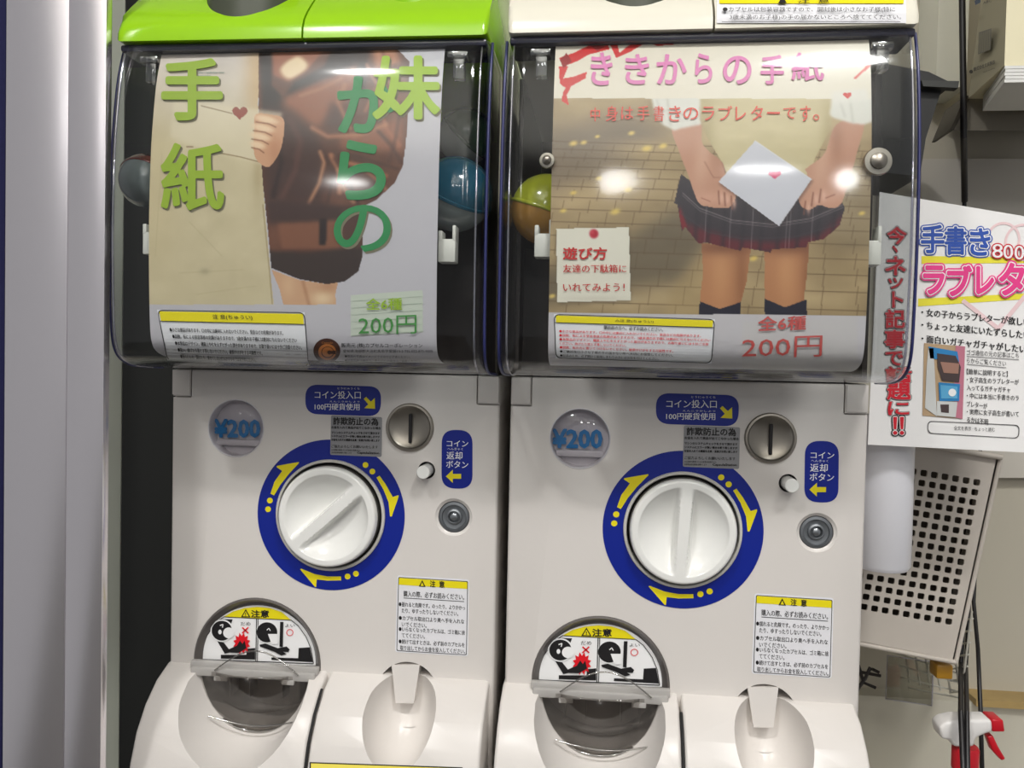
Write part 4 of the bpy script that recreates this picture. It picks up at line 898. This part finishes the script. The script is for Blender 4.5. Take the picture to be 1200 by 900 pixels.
    c.blob(696, 274, 5.4, 5.6, (176, 28, 48), 1, hard=3); c.blob(694, 272, 2.4, 2.4, (214, 70, 84), 0.8)
    c.poly([(870, 376), (1004, 372), (1006, 440), (868, 440)], (200, 196, 192), 1, 0.5)
    return c.C
S2 = make_sheet('poster', M2O, 646, 1021, paint2)
tag(S2, 'printed poster behind the right hood, plaid skirt and hands holding letter, pink title characters', 'poster')
P = Print(pf(M2O), 0.0003, 9)
PK = mat('title_pink', (226, 132, 186), 0.5); RD = mat('title_red', (224, 78, 62), 0.5); RD2 = mat('pen_red', (196, 40, 40), 0.5)
for t, x0, x1, y0, y1 in (('き', 693, 717, 62, 99), ('き', 733, 760, 64, 98), ('か', 770, 804, 64, 98), ('ら', 815, 834, 63, 97), ('の', 848, 880, 66, 98), ('手', 892, 918, 65, 98), ('紙', 928, 965, 62, 94)): P = Print(pf(M2O), 0.0003, 9); P.text(t, (x0, y0, x1, y1), PK, 2, 0.022); P.build('title_character', S2)
P = Print(pf(M2O), 0.0003, 9)
for i, (t, x0, x1, y0, y1) in enumerate((('中', 692, 703, 126, 142), ('身', 710, 724, 124, 142), ('は', 728, 742, 125, 140), ('手', 747, 761, 124, 141), ('書', 766, 778, 124, 142), ('き', 784, 798, 124, 142), ('の', 801, 818, 126, 140), ('ラ', 823, 837, 125, 141), ('ブ', 842, 858, 124, 141), ('レ', 862, 874, 125, 141), ('タ', 880, 894, 124, 141), ('ー', 899, 914, 131, 133.5), ('で', 918, 933, 126, 139), ('す', 938, 950, 124, 142), ('。', 953, 960, 134, 141))): P.text(t, (x0, y0, x1, y1), RD, 2, 0.012)
P.text('遊び方', (660, 290, 711, 304), RD2, 2, 0.03); P.text('友達の下駄箱に', (660, 310, 734, 319.5), RD2, 2, 0.015); P.text('いれてみよう！', (660, 332, 732, 341.5), RD2, 2, 0.012)
tag(P.build('subtitle_lettering', S2), kind='stuff')
L2 = [('購読前の方へ、必ずお読みください。', .31, .68, .22, .09, BLACK)] + [(t, .03, u, .35 + .091 * i, .062, RED if i < 5 else BLACK) for i, (t, u) in enumerate((('●小さな部品があります。口の中には絶対に入れないでください。窒息などの危険があります。', .92), ('●誤飲、転による窒息事故の危険がありますので、3歳未満のお子様には絶対に与えないでください', .98), ('●本製品のデザイン、機能上やむをえずとがった部分がありますので、お取り扱いには十分ご注意', .97), ('ください。曲げたり落とす等しないでください。', .45), ('●誤飲、転の方に置いてつけないでください。破損やけがをする可能性です。', .75), ('●ご購読後は小さな子様の手の届かない所へ大切にお保管してください。', .75), ('●記念のため、必ず開けて使用しまわりの方にはお気を付けてください。', .66)))]
caution_box(M2O, S2, [(649, 368), (838, 374), (834, 426), (651, 420)], 0.19, '△注 意(ちゅうい)', L2, None, 'caution_box', STICK, (0.38, 0.62))
P = Print(pf(M2O), 0.0003, 9)
PR = mat('pen_dull_red', (196, 84, 80), 0.5)
P.text('全6種', [(889, 371), (945, 370), (944, 386), (888, 388)], PR, 3, 0.02); P.text('200円', [(870, 396), (964, 393), (963, 418), (869, 420)], PR, 3, -0.004)
P.build('price_lettering', S2)

# ================================================================== CAPSULES inside
def capsule(px, py, y, r, top, bot, label, tilt=0.4, spin=0.0):
    p = S(px, py, y); root = empty('toy_capsule', tuple(p)); root.rotation_euler = (tilt, 0.3, spin)
    tag(root, label, 'capsule')
    n = 10
    lathe('upper_shell', [(r * math.cos(t), r * math.sin(t)) for t in np.linspace(0, math.pi / 2, n)], 0, 0, top, root, 32, 'Z', 60)
    lathe('lower_shell', [(r * math.cos(t), -r * math.sin(t)) for t in np.linspace(0, math.pi / 2, n)], 0, 0, bot, root, 32, 'Z', 60)
    lathe('joint_band', [(r * 1.0, -0.0015), (r * 1.03, -0.001), (r * 1.03, 0.001), (r * 1.0, 0.0015)], 0, 0, top, root, 32, 'Z', 60)
    return root
TEALP = mat('capsule_teal', (36, 92, 116), 0.15, coat=0.6); CLR = mat('capsule_milky', (150, 160, 160), 0.12, coat=0.6); YG = mat('capsule_yellow_green', (170, 176, 50), 0.18, coat=0.6); REDC = mat('capsule_brown_red', (128, 62, 52), 0.18, coat=0.6); OC_ = mat('capsule_ochre', (176, 130, 60), 0.2, coat=0.5); GRN = mat('capsule_green', (50, 90, 60), 0.2, coat=0.5)
capsule(534, 228, -0.035, 0.030, TEALP, CLR, 'teal topped capsule right of the left poster, inside the green-lidded machine', 0.5, 0.4)
capsule(172, 212, -0.040, 0.022, REDC, CLR, 'red-brown capsule at the left edge inside the green-lidded machine', -0.7, 0.2)
capsule(640, 246, -0.040, 0.028, YG, OC_, 'yellow-green capsule left of the plaid-skirt poster', 0.1, 0)
capsule(546, 160, 0.03, 0.025, GRN, CLR, 'dim green capsule above the teal one in the left machine', 0.8, 1.0)

# ================================================================== RIGHT-HAND SIDE
# leaflet
LY = 0.035
def lf(px, py, l): return tuple(S(px, py, LY - l + 0.010 * math.sin((px - 1020) / 190.0 * math.pi) * 0.0))
def slab(name, q, y, th, m, parent=None):
    A = [S(x, yy_, y) for x, yy_ in q]; B = [a + np.array([0, th, 0]) for a in A]; n = len(q)
    return from_pd(name, A + B, [tuple(range(n))[::-1], tuple(range(n, 2 * n))] + [(i, (i + 1) % n, n + (i + 1) % n, n + i) for i in range(n)], m, parent)
LEAF = slab('leaflet', [(1031, 225), (1240, 260), (1236, 532), (1017, 521)], LY, 0.0008, mat('leaflet_paper', (242, 241, 240), 0.5))
tag(LEAF, 'white advertising leaflet with blue and pink title right of the right machine', 'leaflet')
P = Print(lf, 0.0003)
LB = mat('leaf_blue', (40, 82, 176), 0.5); LP_ = mat('leaf_pink', (236, 62, 142), 0.5); LR = mat('leaf_red', (206, 22, 44), 0.5); LY_ = mat('leaf_yellow', (238, 228, 60), 0.5); PALE = mat('leaf_pale_pink', (238, 208, 210), 0.5)
for a_, b_ in (((1080, 300), (1240, 302)), ((1076, 350), (1240, 342))):
    P.poly([a_, b_, (b_[0], b_[1] + 6), (a_[0], a_[1] + 9)], LY_, 0)
for cx_, cy_, r_ in ((1176, 280, 20), (1199, 284, 22)): P.ring(circ(cx_, cy_, r_, 28), circ(cx_, cy_, r_ - 3, 28), PALE, 0.2 + (cx_ > 1190) * 0.2)
P.line((1128, 352), (1170, 385), 5, PALE, 0.6); P.line((1170, 385), (1215, 330), 5, PALE, 0.8)
for t, q in (('手', (1080, 264, 1106, 296)), ('書', (1108, 266, 1132, 298)), ('き', (1137, 268, 1160, 299))):
    P.text(t, q, LB, 1, 0.11); P.text(t, q, WPRINT, 2, 0.065); P.text(t, q, LB, 3, 0.025)
for t, q in (('8', (1163, 286, 1175, 302)), ('0', (1176, 287, 1187, 303)), ('0', (1189, 288, 1200, 304)), ('円', (1202, 289, 1216, 305))): P.text(t, q, LR, 4, 0.09); P.text(t, q, WPRINT, 5, 0.012)
for t, q in (('ラ', (1083, 312, 1106, 344)), ('ブ', (1111, 312, 1138, 346)), ('レ', (1145, 313, 1164, 344)), ('タ', (1172, 309, 1200, 345)), ('ー', (1206, 326, 1232, 332))):
    P.text(t, q, LP_, 5, 0.13); P.text(t, q, WPRINT, 6, 0.075); P.text(t, q, LP_, 7, 0.04)
sk_ = 0.065
for t, x1_, y_ in (('・女の子からラブレターが欲しい人', 1216, 361), ('・ちょっと友達にいたずらしたい人', 1216, 376), ('・面白いガチャガチャがしたい！', 1206, 392)):
    P.text(t, [(1080, y_), (x1_, y_ + 13), (x1_, y_ + 22.5), (1080, y_ + 9)], BLACK, 1, 0.015)
for i, t in enumerate(('ゴゴ通信の元の記事はこち', 'らからご覧ください')):
    y_ = 409.5 + 9.4 * i; x1_ = 1194 if i == 0 else 1179; P.text(t, [(1133, y_), (x1_, y_ + 4), (x1_, y_ + 10.5), (1133, y_ + 6.5)], DGREY, 1); P.line((1133, y_ + 8), (x1_, y_ + 12), 0.6, DGREY, 1)
for i, (t, x1_) in enumerate((('【簡単に説明すると】', 1181), ('・女子高生のラブレターが', 1194), ('入ってるガチャガチャ', 1184), ('・中には本当に手書きのラ', 1194), ('ブレターが', 1157), ('・実際に女子高生が書いて', 1194), ('るかは不明', 1158))):
    y_ = 432 + 9.4 * i; P.text(t, [(1133, y_), (x1_, y_ + 3), (x1_, y_ + 9.6), (1133, y_ + 6.6)], BLACK, 1, 0.008)
q = [(1087, 493), (1195, 498), (1194, 514), (1087, 508)]; P.frame(q, 6, 0.8, DGREY, 1); P.text('全文を表示 · ちょっと読む', [(1118, 499), (1166, 501), (1166, 506), (1118, 504)], DGREY, 1)
# vertical red line of characters
for t, q in (('今', (1040, 266, 1062, 286)), ('、', (1046, 288, 1052, 296)), ('ネ', (1038, 301, 1061, 322)), ('ッ', (1041, 326, 1058, 338)), ('ト', (1046, 342, 1058, 360)), ('記', (1038, 363, 1060, 384)), ('事', (1037, 387, 1060, 408)), ('で', (1038, 412, 1058, 428)), ('話', (1038, 430, 1068, 446)), ('題', (1040, 446, 1067, 468)), ('に', (1041, 471, 1065, 486)), ('！', (1047, 489, 1051, 509)), ('！', (1055, 489, 1059, 509))):
    P.text(t, q, BLACK, 1, 0.09 if t != '！' else 0.14); P.text(t, q, WPRINT, 2, 0.055 if t != '！' else 0.07); P.text(t, q, LR, 3, 0.035 if t != '！' else 0.03)
P.build('leaflet_lettering', LEAF)
# printed picture of a machine
P = Print(lf, 0.0003); c_ = lambda n_, *k: mat('pic_' + n_, k, 0.5)
P.poly([(1083, 402), (1131, 406), (1128, 491), (1081, 487)], c_('tan', 186, 158, 124), 1); P.poly([(1120, 405), (1131, 406), (1128, 491), (1117, 489)], c_('rose', 196, 120, 140), 2)
P.poly([(1088, 406), (1122, 412), (1124, 424), (1090, 420)], c_('blue', 40, 130, 190), 3); P.poly([(1088, 408), (1094, 408), (1098, 488), (1084, 478), (1086, 430)], c_('pale', 206, 208, 206), 3)
P.poly([(1098, 414), (1120, 417), (1126, 430), (1124, 448), (1104, 446), (1099, 430)], c_('dark', 70, 56, 56), 4); P.poly([(1102, 424), (1124, 426), (1123, 438), (1106, 437)], c_('brown', 160, 120, 104), 5)
P.poly([(1100, 448), (1125, 450), (1124, 470), (1101, 470)], c_('blue', 40, 130, 190), 4); P.poly([(1102, 451), (1122, 453), (1122, 467), (1103, 467)], c_('blue2', 90, 170, 214), 5); P.poly(circ(1116, 460, 4.5), WPRINT, 6)
P.poly([(1098, 470), (1122, 471), (1120, 489), (1098, 487)], c_('pale', 206, 208, 206), 4); P.poly([(1102, 474), (1112, 474), (1112, 484), (1103, 483)], c_('dark', 70, 56, 56), 5)
P.build('leaflet_picture', LEAF)

# white rolled cover below the leaflet
a = S(1013, 600, 0.055); b = S(1080, 600, 0.055); r = (b[0] - a[0]) / 2; zt = S(1046, 520, 0.055)[2]; zb = S(1046, 673, 0.055)[2]
tb = lathe('white_tube', [(0, zb + 0.0), (r * 0.9, zb), (r, zb + 0.004), (r, zt + 0.02), (r * 0.9, zt + 0.024), (0, zt + 0.024)], (a[0] + b[0]) / 2, 0.055 + r, mat('tube_white', (226, 226, 232), 0.3), None, 40, 'Z', 40)
tag(tb, 'smooth white tube hanging below the leaflet in front of the basket', 'tube')

# basket with square holes
BY = 0.15
TLp, TRp, BRp, BLp = (968, 505), (1171, 537), (1119, 776), (955, 744)
hole = []
for rw in range(15):
    for k in range(11):
        cx_ = 1145 - 2.35 * rw - 12.4 * k; cy_ = 565.4 + 11.66 * rw - 2.16 * k
        hole.append((cx_, cy_))
def plate(name, outline, holes, y, th, m, parent, hw=3.7):
    """flat plate with real rounded-square holes, built through a filled 2D curve"""
    c = bpy.data.curves.new('p', 'CURVE'); c.dimensions = '2D'; c.fill_mode = 'BOTH'; c.extrude = th / 2
    def sp(pts):
        s_ = c.splines.new('POLY'); s_.points.add(len(pts) - 1); s_.use_cyclic_u = True
        for q_, (x, yy_) in zip(s_.points, pts): w_ = S(x, yy_, y); q_.co = (w_[0], w_[2], 0, 1)
    sp(outline)
    for hx, hy in holes:
        sp(rrect([(hx - hw - 0.3, hy - hw - .7), (hx + hw + 0.7, hy - hw + 0.6), (hx + hw - 0.3, hy + hw + 0.7), (hx - hw - 0.9, hy + hw - 0.6)], 2.0, 2))
    o_ = bpy.data.objects.new('p', c); COL.objects.link(o_); me = bpy.data.meshes.new_from_object(o_.evaluated_get(bpy.context.evaluated_depsgraph_get()))
    bpy.data.objects.remove(o_); bpy.data.curves.remove(c)
    for v in me.vertices: v.co = Vector((v.co.x, y + th / 2 - v.co.z, v.co.y))
    bm = bmesh.new(); bm.from_mesh(me); bpy.data.meshes.remove(me); bmesh.ops.remove_doubles(bm, verts=bm.verts, dist=1e-6)
    return from_bm(name, bm, m, parent)
BK = mat('basket_beige', (204, 196, 186), 0.45, bump=0.05, bscale=200)
bc = S(1060, 640, BY); bask = empty('hanging_basket', (bc[0], BY + 0.05, bc[2] - 0.09)); tag(bask, 'beige plastic basket with rows of square holes hanging tilted below the leaflet', 'basket')
def adopt(o, par):
    bpy.context.view_layer.update(); o.parent = par; o.matrix_parent_inverse = par.matrix_world.inverted(); return o
adopt(slab('shade_sheet', [(975, 515), (1160, 545), (1111, 765), (960, 738)], BY + 0.03, 0.002, mat('interior_shade', (58, 50, 42), 0.8, var=0.5, vscale=60)), bask)  # added dark plate, paints the shaded basket interior behind the holes
adopt(plate('front_panel', [TLp, TRp, BRp, BLp], hole, BY, 0.003, BK, None), bask)
bk2 = adopt(plate('back_panel', [TLp, TRp, BRp, BLp], [], BY + 0.08, 0.003, BK, None), bask)
def wallpanel(name, p, q, holes=False):
    A = [S(p[0], p[1], BY), S(q[0], q[1], BY)]; B = [a_ + np.array([0, 0.082, 0]) for a_ in A]; n_ = np.array([A[1][2] - A[0][2], 0, -(A[1][0] - A[0][0])]); n_ = n_ / np.linalg.norm(n_) * 0.0025
    V = [A[0], A[1], B[1], B[0]]; V2 = [v + n_ for v in V]
    return adopt(from_pd(name, V + V2, [(0, 1, 2, 3), (7, 6, 5, 4), (0, 4, 5, 1), (1, 5, 6, 2), (2, 6, 7, 3), (3, 7, 4, 0)], BK), bask)
wallpanel('side_panel', TRp, BRp); wallpanel('side_panel', BLp, TLp); wallpanel('bottom_panel', BRp, BLp)
t1 = S(966, 503, BY - 0.003); t2 = S(1174, 536, BY - 0.003)
adopt(tube('basket_rim', [t1, t2], 0.0028, BK), bask); adopt(tube('corner_rib', [S(1172, 539, BY), S(1120, 776, BY)], 0.0022, BK), bask); adopt(tube('corner_rib', [S(1119.5, 776, BY), S(955, 744.5, BY)], 0.0024, BK), bask)

# black wall basket behind the right hood
BB = mat('black_plastic', (12, 12, 13), 0.5)
q = [(1025, 72), (1088, 84), (1115, 97), (1113, 102), (1104, 103), (1085, 162), (1078, 207), (1020, 200)]
o = slab('black_holder', q, 0.16, 0.10, BB); tag(o, 'black plastic holder tapering downward beside the right hood', 'holder')
o2 = slab('holder_lip', [(1080, 94), (1124, 95), (1123, 103), (1082, 101)], 0.150, 0.010, mat('holder_lip_grey', (40, 42, 38), 0.5)); o2.parent = o
# shelf and cartons
SH_ = mat('shelf_grey', (138, 132, 118), 0.5)
def prism(name, F_, yf, yb, m, parent=None, back=None):
    A = [S(x, y, yf) for x, y in F_]; Bk = [S(x, y, yb) for x, y in (back or F_)]; n = len(F_)
    return from_pd(name, A + Bk, [tuple(range(n)), tuple(range(2 * n - 1, n - 1, -1))] + [(i, n + i, n + (i + 1) % n, (i + 1) % n) for i in range(n)], m, parent)
# carton: front face to the right, left side receding to the wall
ya, yb = 0.10, 0.195
f0 = S(1177, 77, ya); ft = S(1177, -60, ya); xr = f0[0] + 0.20; xl_b = S(1135, 106, yb)[0]
zlo = f0[2]; 
cart = empty('carton', (f0[0] + 0.1, 0.2, zlo)); tag(cart, 'tall cream carton with a grey printed side at the upper right', 'box')
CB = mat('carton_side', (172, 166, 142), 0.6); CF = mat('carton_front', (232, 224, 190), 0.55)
V = [(f0[0], ya, zlo), (xr, ya, zlo), (xr, ya, zlo + 0.3), (f0[0], ya, zlo + 0.3), (xl_b, yb, zlo), (xr, yb, zlo), (xr, yb, zlo + 0.3), (xl_b + 0.028, yb, zlo + 0.3)]
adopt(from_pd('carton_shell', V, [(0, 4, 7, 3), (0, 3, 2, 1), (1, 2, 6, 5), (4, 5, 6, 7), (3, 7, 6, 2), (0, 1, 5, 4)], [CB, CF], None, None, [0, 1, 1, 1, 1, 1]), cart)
def side_fn(px, py, l):   # plane of the carton side
    A_, B_ = np.array(V[0]), np.array(V[4]); C_ = np.array(V[3]); n_ = np.cross(B_ - A_, C_ - A_); n_ /= np.linalg.norm(n_); n_ = -n_ if n_[0] > 0 else n_
    o_ = A_ + n_ * l; d = ray(px, py); t = ((o_ - CAMP) @ n_) / (d @ n_); return tuple(CAMP + d * t)
P = Print(side_fn, 0.0006)
SG = mat('carton_print', (128, 126, 118), 0.5)
P.poly([(1147, 38), (1162, 33), (1161, 58), (1146, 64)], SG, 1)
for i in range(7): P.line((1148.5 + i * 1.9, 39 - i * 0.6), (1147.5 + i * 1.9, 62 - i * 0.6), 0.5, CB, 2)
P.poly(circ(1138, 84, 2.2, 12), BLACK, 1); P.text('株式会社文具製造', [(1141, 79), (1166, 70), (1166, 75), (1141, 84)], DGREY, 1, 0.01); P.text('MADE IN JAPAN', [(1152, 84), (1166, 79), (1166, 81), (1152, 86)], DGREY, 1)
P.poly([(1142, 1), (1149, -3), (1149, 3), (1143, 6)], mat('carton_blue', (70, 90, 120), 0.5), 1); P.text('ABC', [(1152, 2), (1162, -1), (1162, 2), (1152, 5)], DGREY, 1)
adopt(P.build('carton_print'), cart)
# bundle of paper under the carton and the sloped bracket
pz = S(1177, 97, ya)[2]
stack = empty('paper_bundle', (f0[0] + 0.1, 0.2, pz)); tag(stack, 'thin bundle of white sheets lying under the tall cream carton', 'paper')
for i in range(5):
    z0 = pz + (zlo - pz) * i / 5; adopt(from_pd('sheet', [(f0[0] + 0.0005 * (i % 2), ya - 0.001, z0), (xr, ya - 0.001, z0), (xr, yb - 0.01, z0), (xl_b + 0.01, yb - 0.01, z0)] + [(f0[0] + 0.0005 * (i % 2), ya - 0.001, z0 + (zlo - pz) * 0.17), (xr, ya - 0.001, z0 + (zlo - pz) * 0.17), (xr, yb - 0.01, z0 + (zlo - pz) * 0.17), (xl_b + 0.01, yb - 0.01, z0 + (zlo - pz) * 0.17)],
        [(0, 3, 2, 1), (4, 5, 6, 7), (0, 1, 5, 4), (1, 2, 6, 5), (2, 3, 7, 6), (3, 0, 4, 7)], mat('sheet_white', (226, 226, 222), 0.6)), stack)
q = [(1131, 114), (1240, 113), (1240, 153), (1115, 153)]
o = prism('grey_bracket', q, 0.20, 0.355, mat('bracket_grey', (128, 122, 110), 0.5)); tag(o, 'dull grey sloped shelf bracket under the carton at the upper right', 'shelf')
slab('bracket_edge', [(1131, 112), (1138, 112), (1118, 152), (1114, 152)], 0.198, 0.05, mat('bracket_dark', (66, 60, 50), 0.5)).parent = o
# lower pale panel on the wall behind the leaflet
o = slab('pale_wall_panel', [(1080, 186), (1260, 186), (1260, 560), (1080, 560)], 0.345, 0.012, mat('pale_panel', (205, 200, 190), 0.45, var=0.05)); tag(o, 'pale flat panel on the wall behind the leaflet', 'panel')
# cables
CBL = mat('cable_black', (24, 22, 24), 0.4)
def cable(pts, y, r, label, group=None):
    o = tube('power_cable', [tuple(S(px, py, yy_)) for px, py, yy_ in pts], r, CBL, None, 8); tag(o, label, 'cable', group); return o
cable([(1127, -40, 0.19), (1128, 40, 0.19), (1129, 110, 0.185), (1129.5, 160, 0.19), (1130, 200, 0.26), (1130.5, 236, 0.28)], 0.2, 0.0033, 'black cable hanging straight down in front of the shelf bracket')
cable([(1130, 236, .30), (1136, 500, .30), (1131, 700, .29), (1126, 778, 0.26), (1126, 835, 0.095), (1129, 905, 0.065), (1130, 1000, 0.03)], 0.2, 0.0024, 'leftmost of the black cables below the basket corner')
cable([(1140, 560, .31), (1136, 700, .30), (1132, 778, 0.26), (1133, 835, 0.095), (1134, 905, 0.065), (1135, 1000, 0.03)], 0.2, 0.0022, 'middle of the black cables below the basket corner')
cable([(1150, 500, .32), (1141, 705, 0.28), (1146, 760, 0.22), (1149, 830, 0.17), (1151, 905, 0.17), (1152, 1000, 0.17)], 0.2, 0.0022, 'rightmost black cable curving past the red trigger sprayer')

# wire rack, clear tray, hook, amber block
WR = mat('wire_white', (190, 188, 178), 0.4)
rk = empty('wire_rack', tuple(S(1090, 790, 0.27))); tag(rk, 'small white wire rack low behind the tilted basket', 'rack')
def wseg(p, q, y0, y1, r=0.0011): adopt(tube('wire', [S(p[0], p[1], y0), S(q[0], q[1], y1)], r, WR, None, 6), rk)
for i in range(6): wseg((1058 + i * 12, 745 + i * 4), (1066 + i * 12, 800 + i * 3), 0.25, 0.25)
for i in range(4): wseg((1050 + i * 2, 752 + 14 * i), (1120 + i * 2, 778 + 11 * i), 0.25, 0.25)
for i in range(7): wseg((1140 - i * 1.5, 725 + i * 14), (1122 - i * 1.5, 728 + i * 14), 0.22, 0.30)
wseg((1139, 716), (1126, 818), 0.22, 0.22); wseg((1126, 818), (1064, 806), 0.22, 0.25)
tray = prism('clear_tray', [(1040, 768), (1094, 776), (1092, 827), (1038, 819)], 0.22, 0.27, clear('tray_clear', (226, 226, 220), 0.08, 0.10, 0.6)); tag(tray, 'small clear plastic tray low behind the right machine', 'tray')
adopt(tube('tray_edge', [S(x, y, 0.219) for x, y in ((1040, 768), (1094, 776), (1092, 827), (1038, 819))], 0.0009, MATS['rim_clear'], None, 6, True), tray)
am = box('amber_block', *(lambda a_, b_: (a_[0], b_[0], 0.16, 0.18, b_[2], a_[2]))(S(1098, 779, 0.16), S(1117, 797, 0.16)), mat('amber', (176, 130, 40), 0.3), None, 0.002); tag(am, 'small amber yellow block below the basket bottom edge', 'block')
HK = mat('hook_black', (34, 30, 28), 0.45); hk = empty('black_hook', tuple(S(1018, 795, 0.2))); tag(hk, 'black crossed metal hook beside the right machine, low', 'hook')
for pts in ([(1000, 786), (1032, 792)], [(1002, 812), (1014, 795), (1020, 782)], [(1006, 780), (1012, 800), (1026, 806)], [(1022, 784), (1030, 788)]): adopt(tube('hook_wire', [S(x, y, 0.2) for x, y in pts], 0.0018, HK, None, 6), hk)

# sprayer
SPY = 0.115
sp = empty('spray_bottle', tuple(S(1130, 1010, SPY))); tag(sp, 'white trigger spray bottle with red nozzle and trigger at the lower right corner', 'bottle')
SW = mat('spray_white', (232, 230, 228), 0.3); SR_ = mat('spray_red', (196, 24, 40), 0.3)
def sprism(name, pts, m, half, bev=0.003):
    o_ = slab(name, pts, SPY - half, half * 2, m)
    bm = bmesh.new(); bm.from_mesh(o_.data); bmesh.ops.bevel(bm, geom=list(bm.edges), offset=bev, segments=3, affect='EDGES', profile=0.5, clamp_overlap=True); bmesh.ops.recalc_face_normals(bm, faces=bm.faces); bm.to_mesh(o_.data); bm.free(); smooth_it(o_, 50); return adopt(o_, sp)
sprism('spray_head', [(1101, 853), (1108, 847), (1122, 844), (1163, 844), (1164, 858), (1152, 862), (1144, 866), (1142, 876), (1118, 876), (1114, 868), (1104, 867)], SW, 0.011)
sprism('nozzle', [(1162, 843), (1176, 844), (1178, 858), (1163, 858)], SR_, 0.010, 0.0015); sprism('trigger', [(1157, 863), (1164, 862), (1170, 875), (1179, 890), (1174, 892), (1163, 880)], SR_, 0.005, 0.0015)
pc_ = S(1131, 890, SPY); zt = S(1131, 874, SPY)[2]; zb = S(1131, 900, SPY)[2]; k_ = (S(1147, 890, SPY) - S(1116, 890, SPY))[0] / 2
adopt(lathe('red_collar', [(0, zt), (k_ * 0.9, zt), (k_, zt - 0.002), (k_, zb), (0, zb)], pc_[0], SPY, SR_, None, 32, 'Z'), sp)
adopt(lathe('bottle_body', [(0, zb), (k_ * 0.95, zb), (k_ * 1.1, zb - 0.01), (k_ * 2.2, zb - 0.04), (k_ * 2.3, zb - 0.05), (k_ * 2.3, zb - 0.17), (0, zb - 0.17)], pc_[0], SPY, SW, None, 32, 'Z'), sp)
o = box('low_shelf', pc_[0] - 0.10, pc_[0] + 0.3, 0.03, 0.335, zb - 0.19, zb - 0.171, mat('shelf_board', (190, 184, 170), 0.5), None, 0.002); tag(o, 'pale low shelf board carrying the spray bottle', 'shelf')
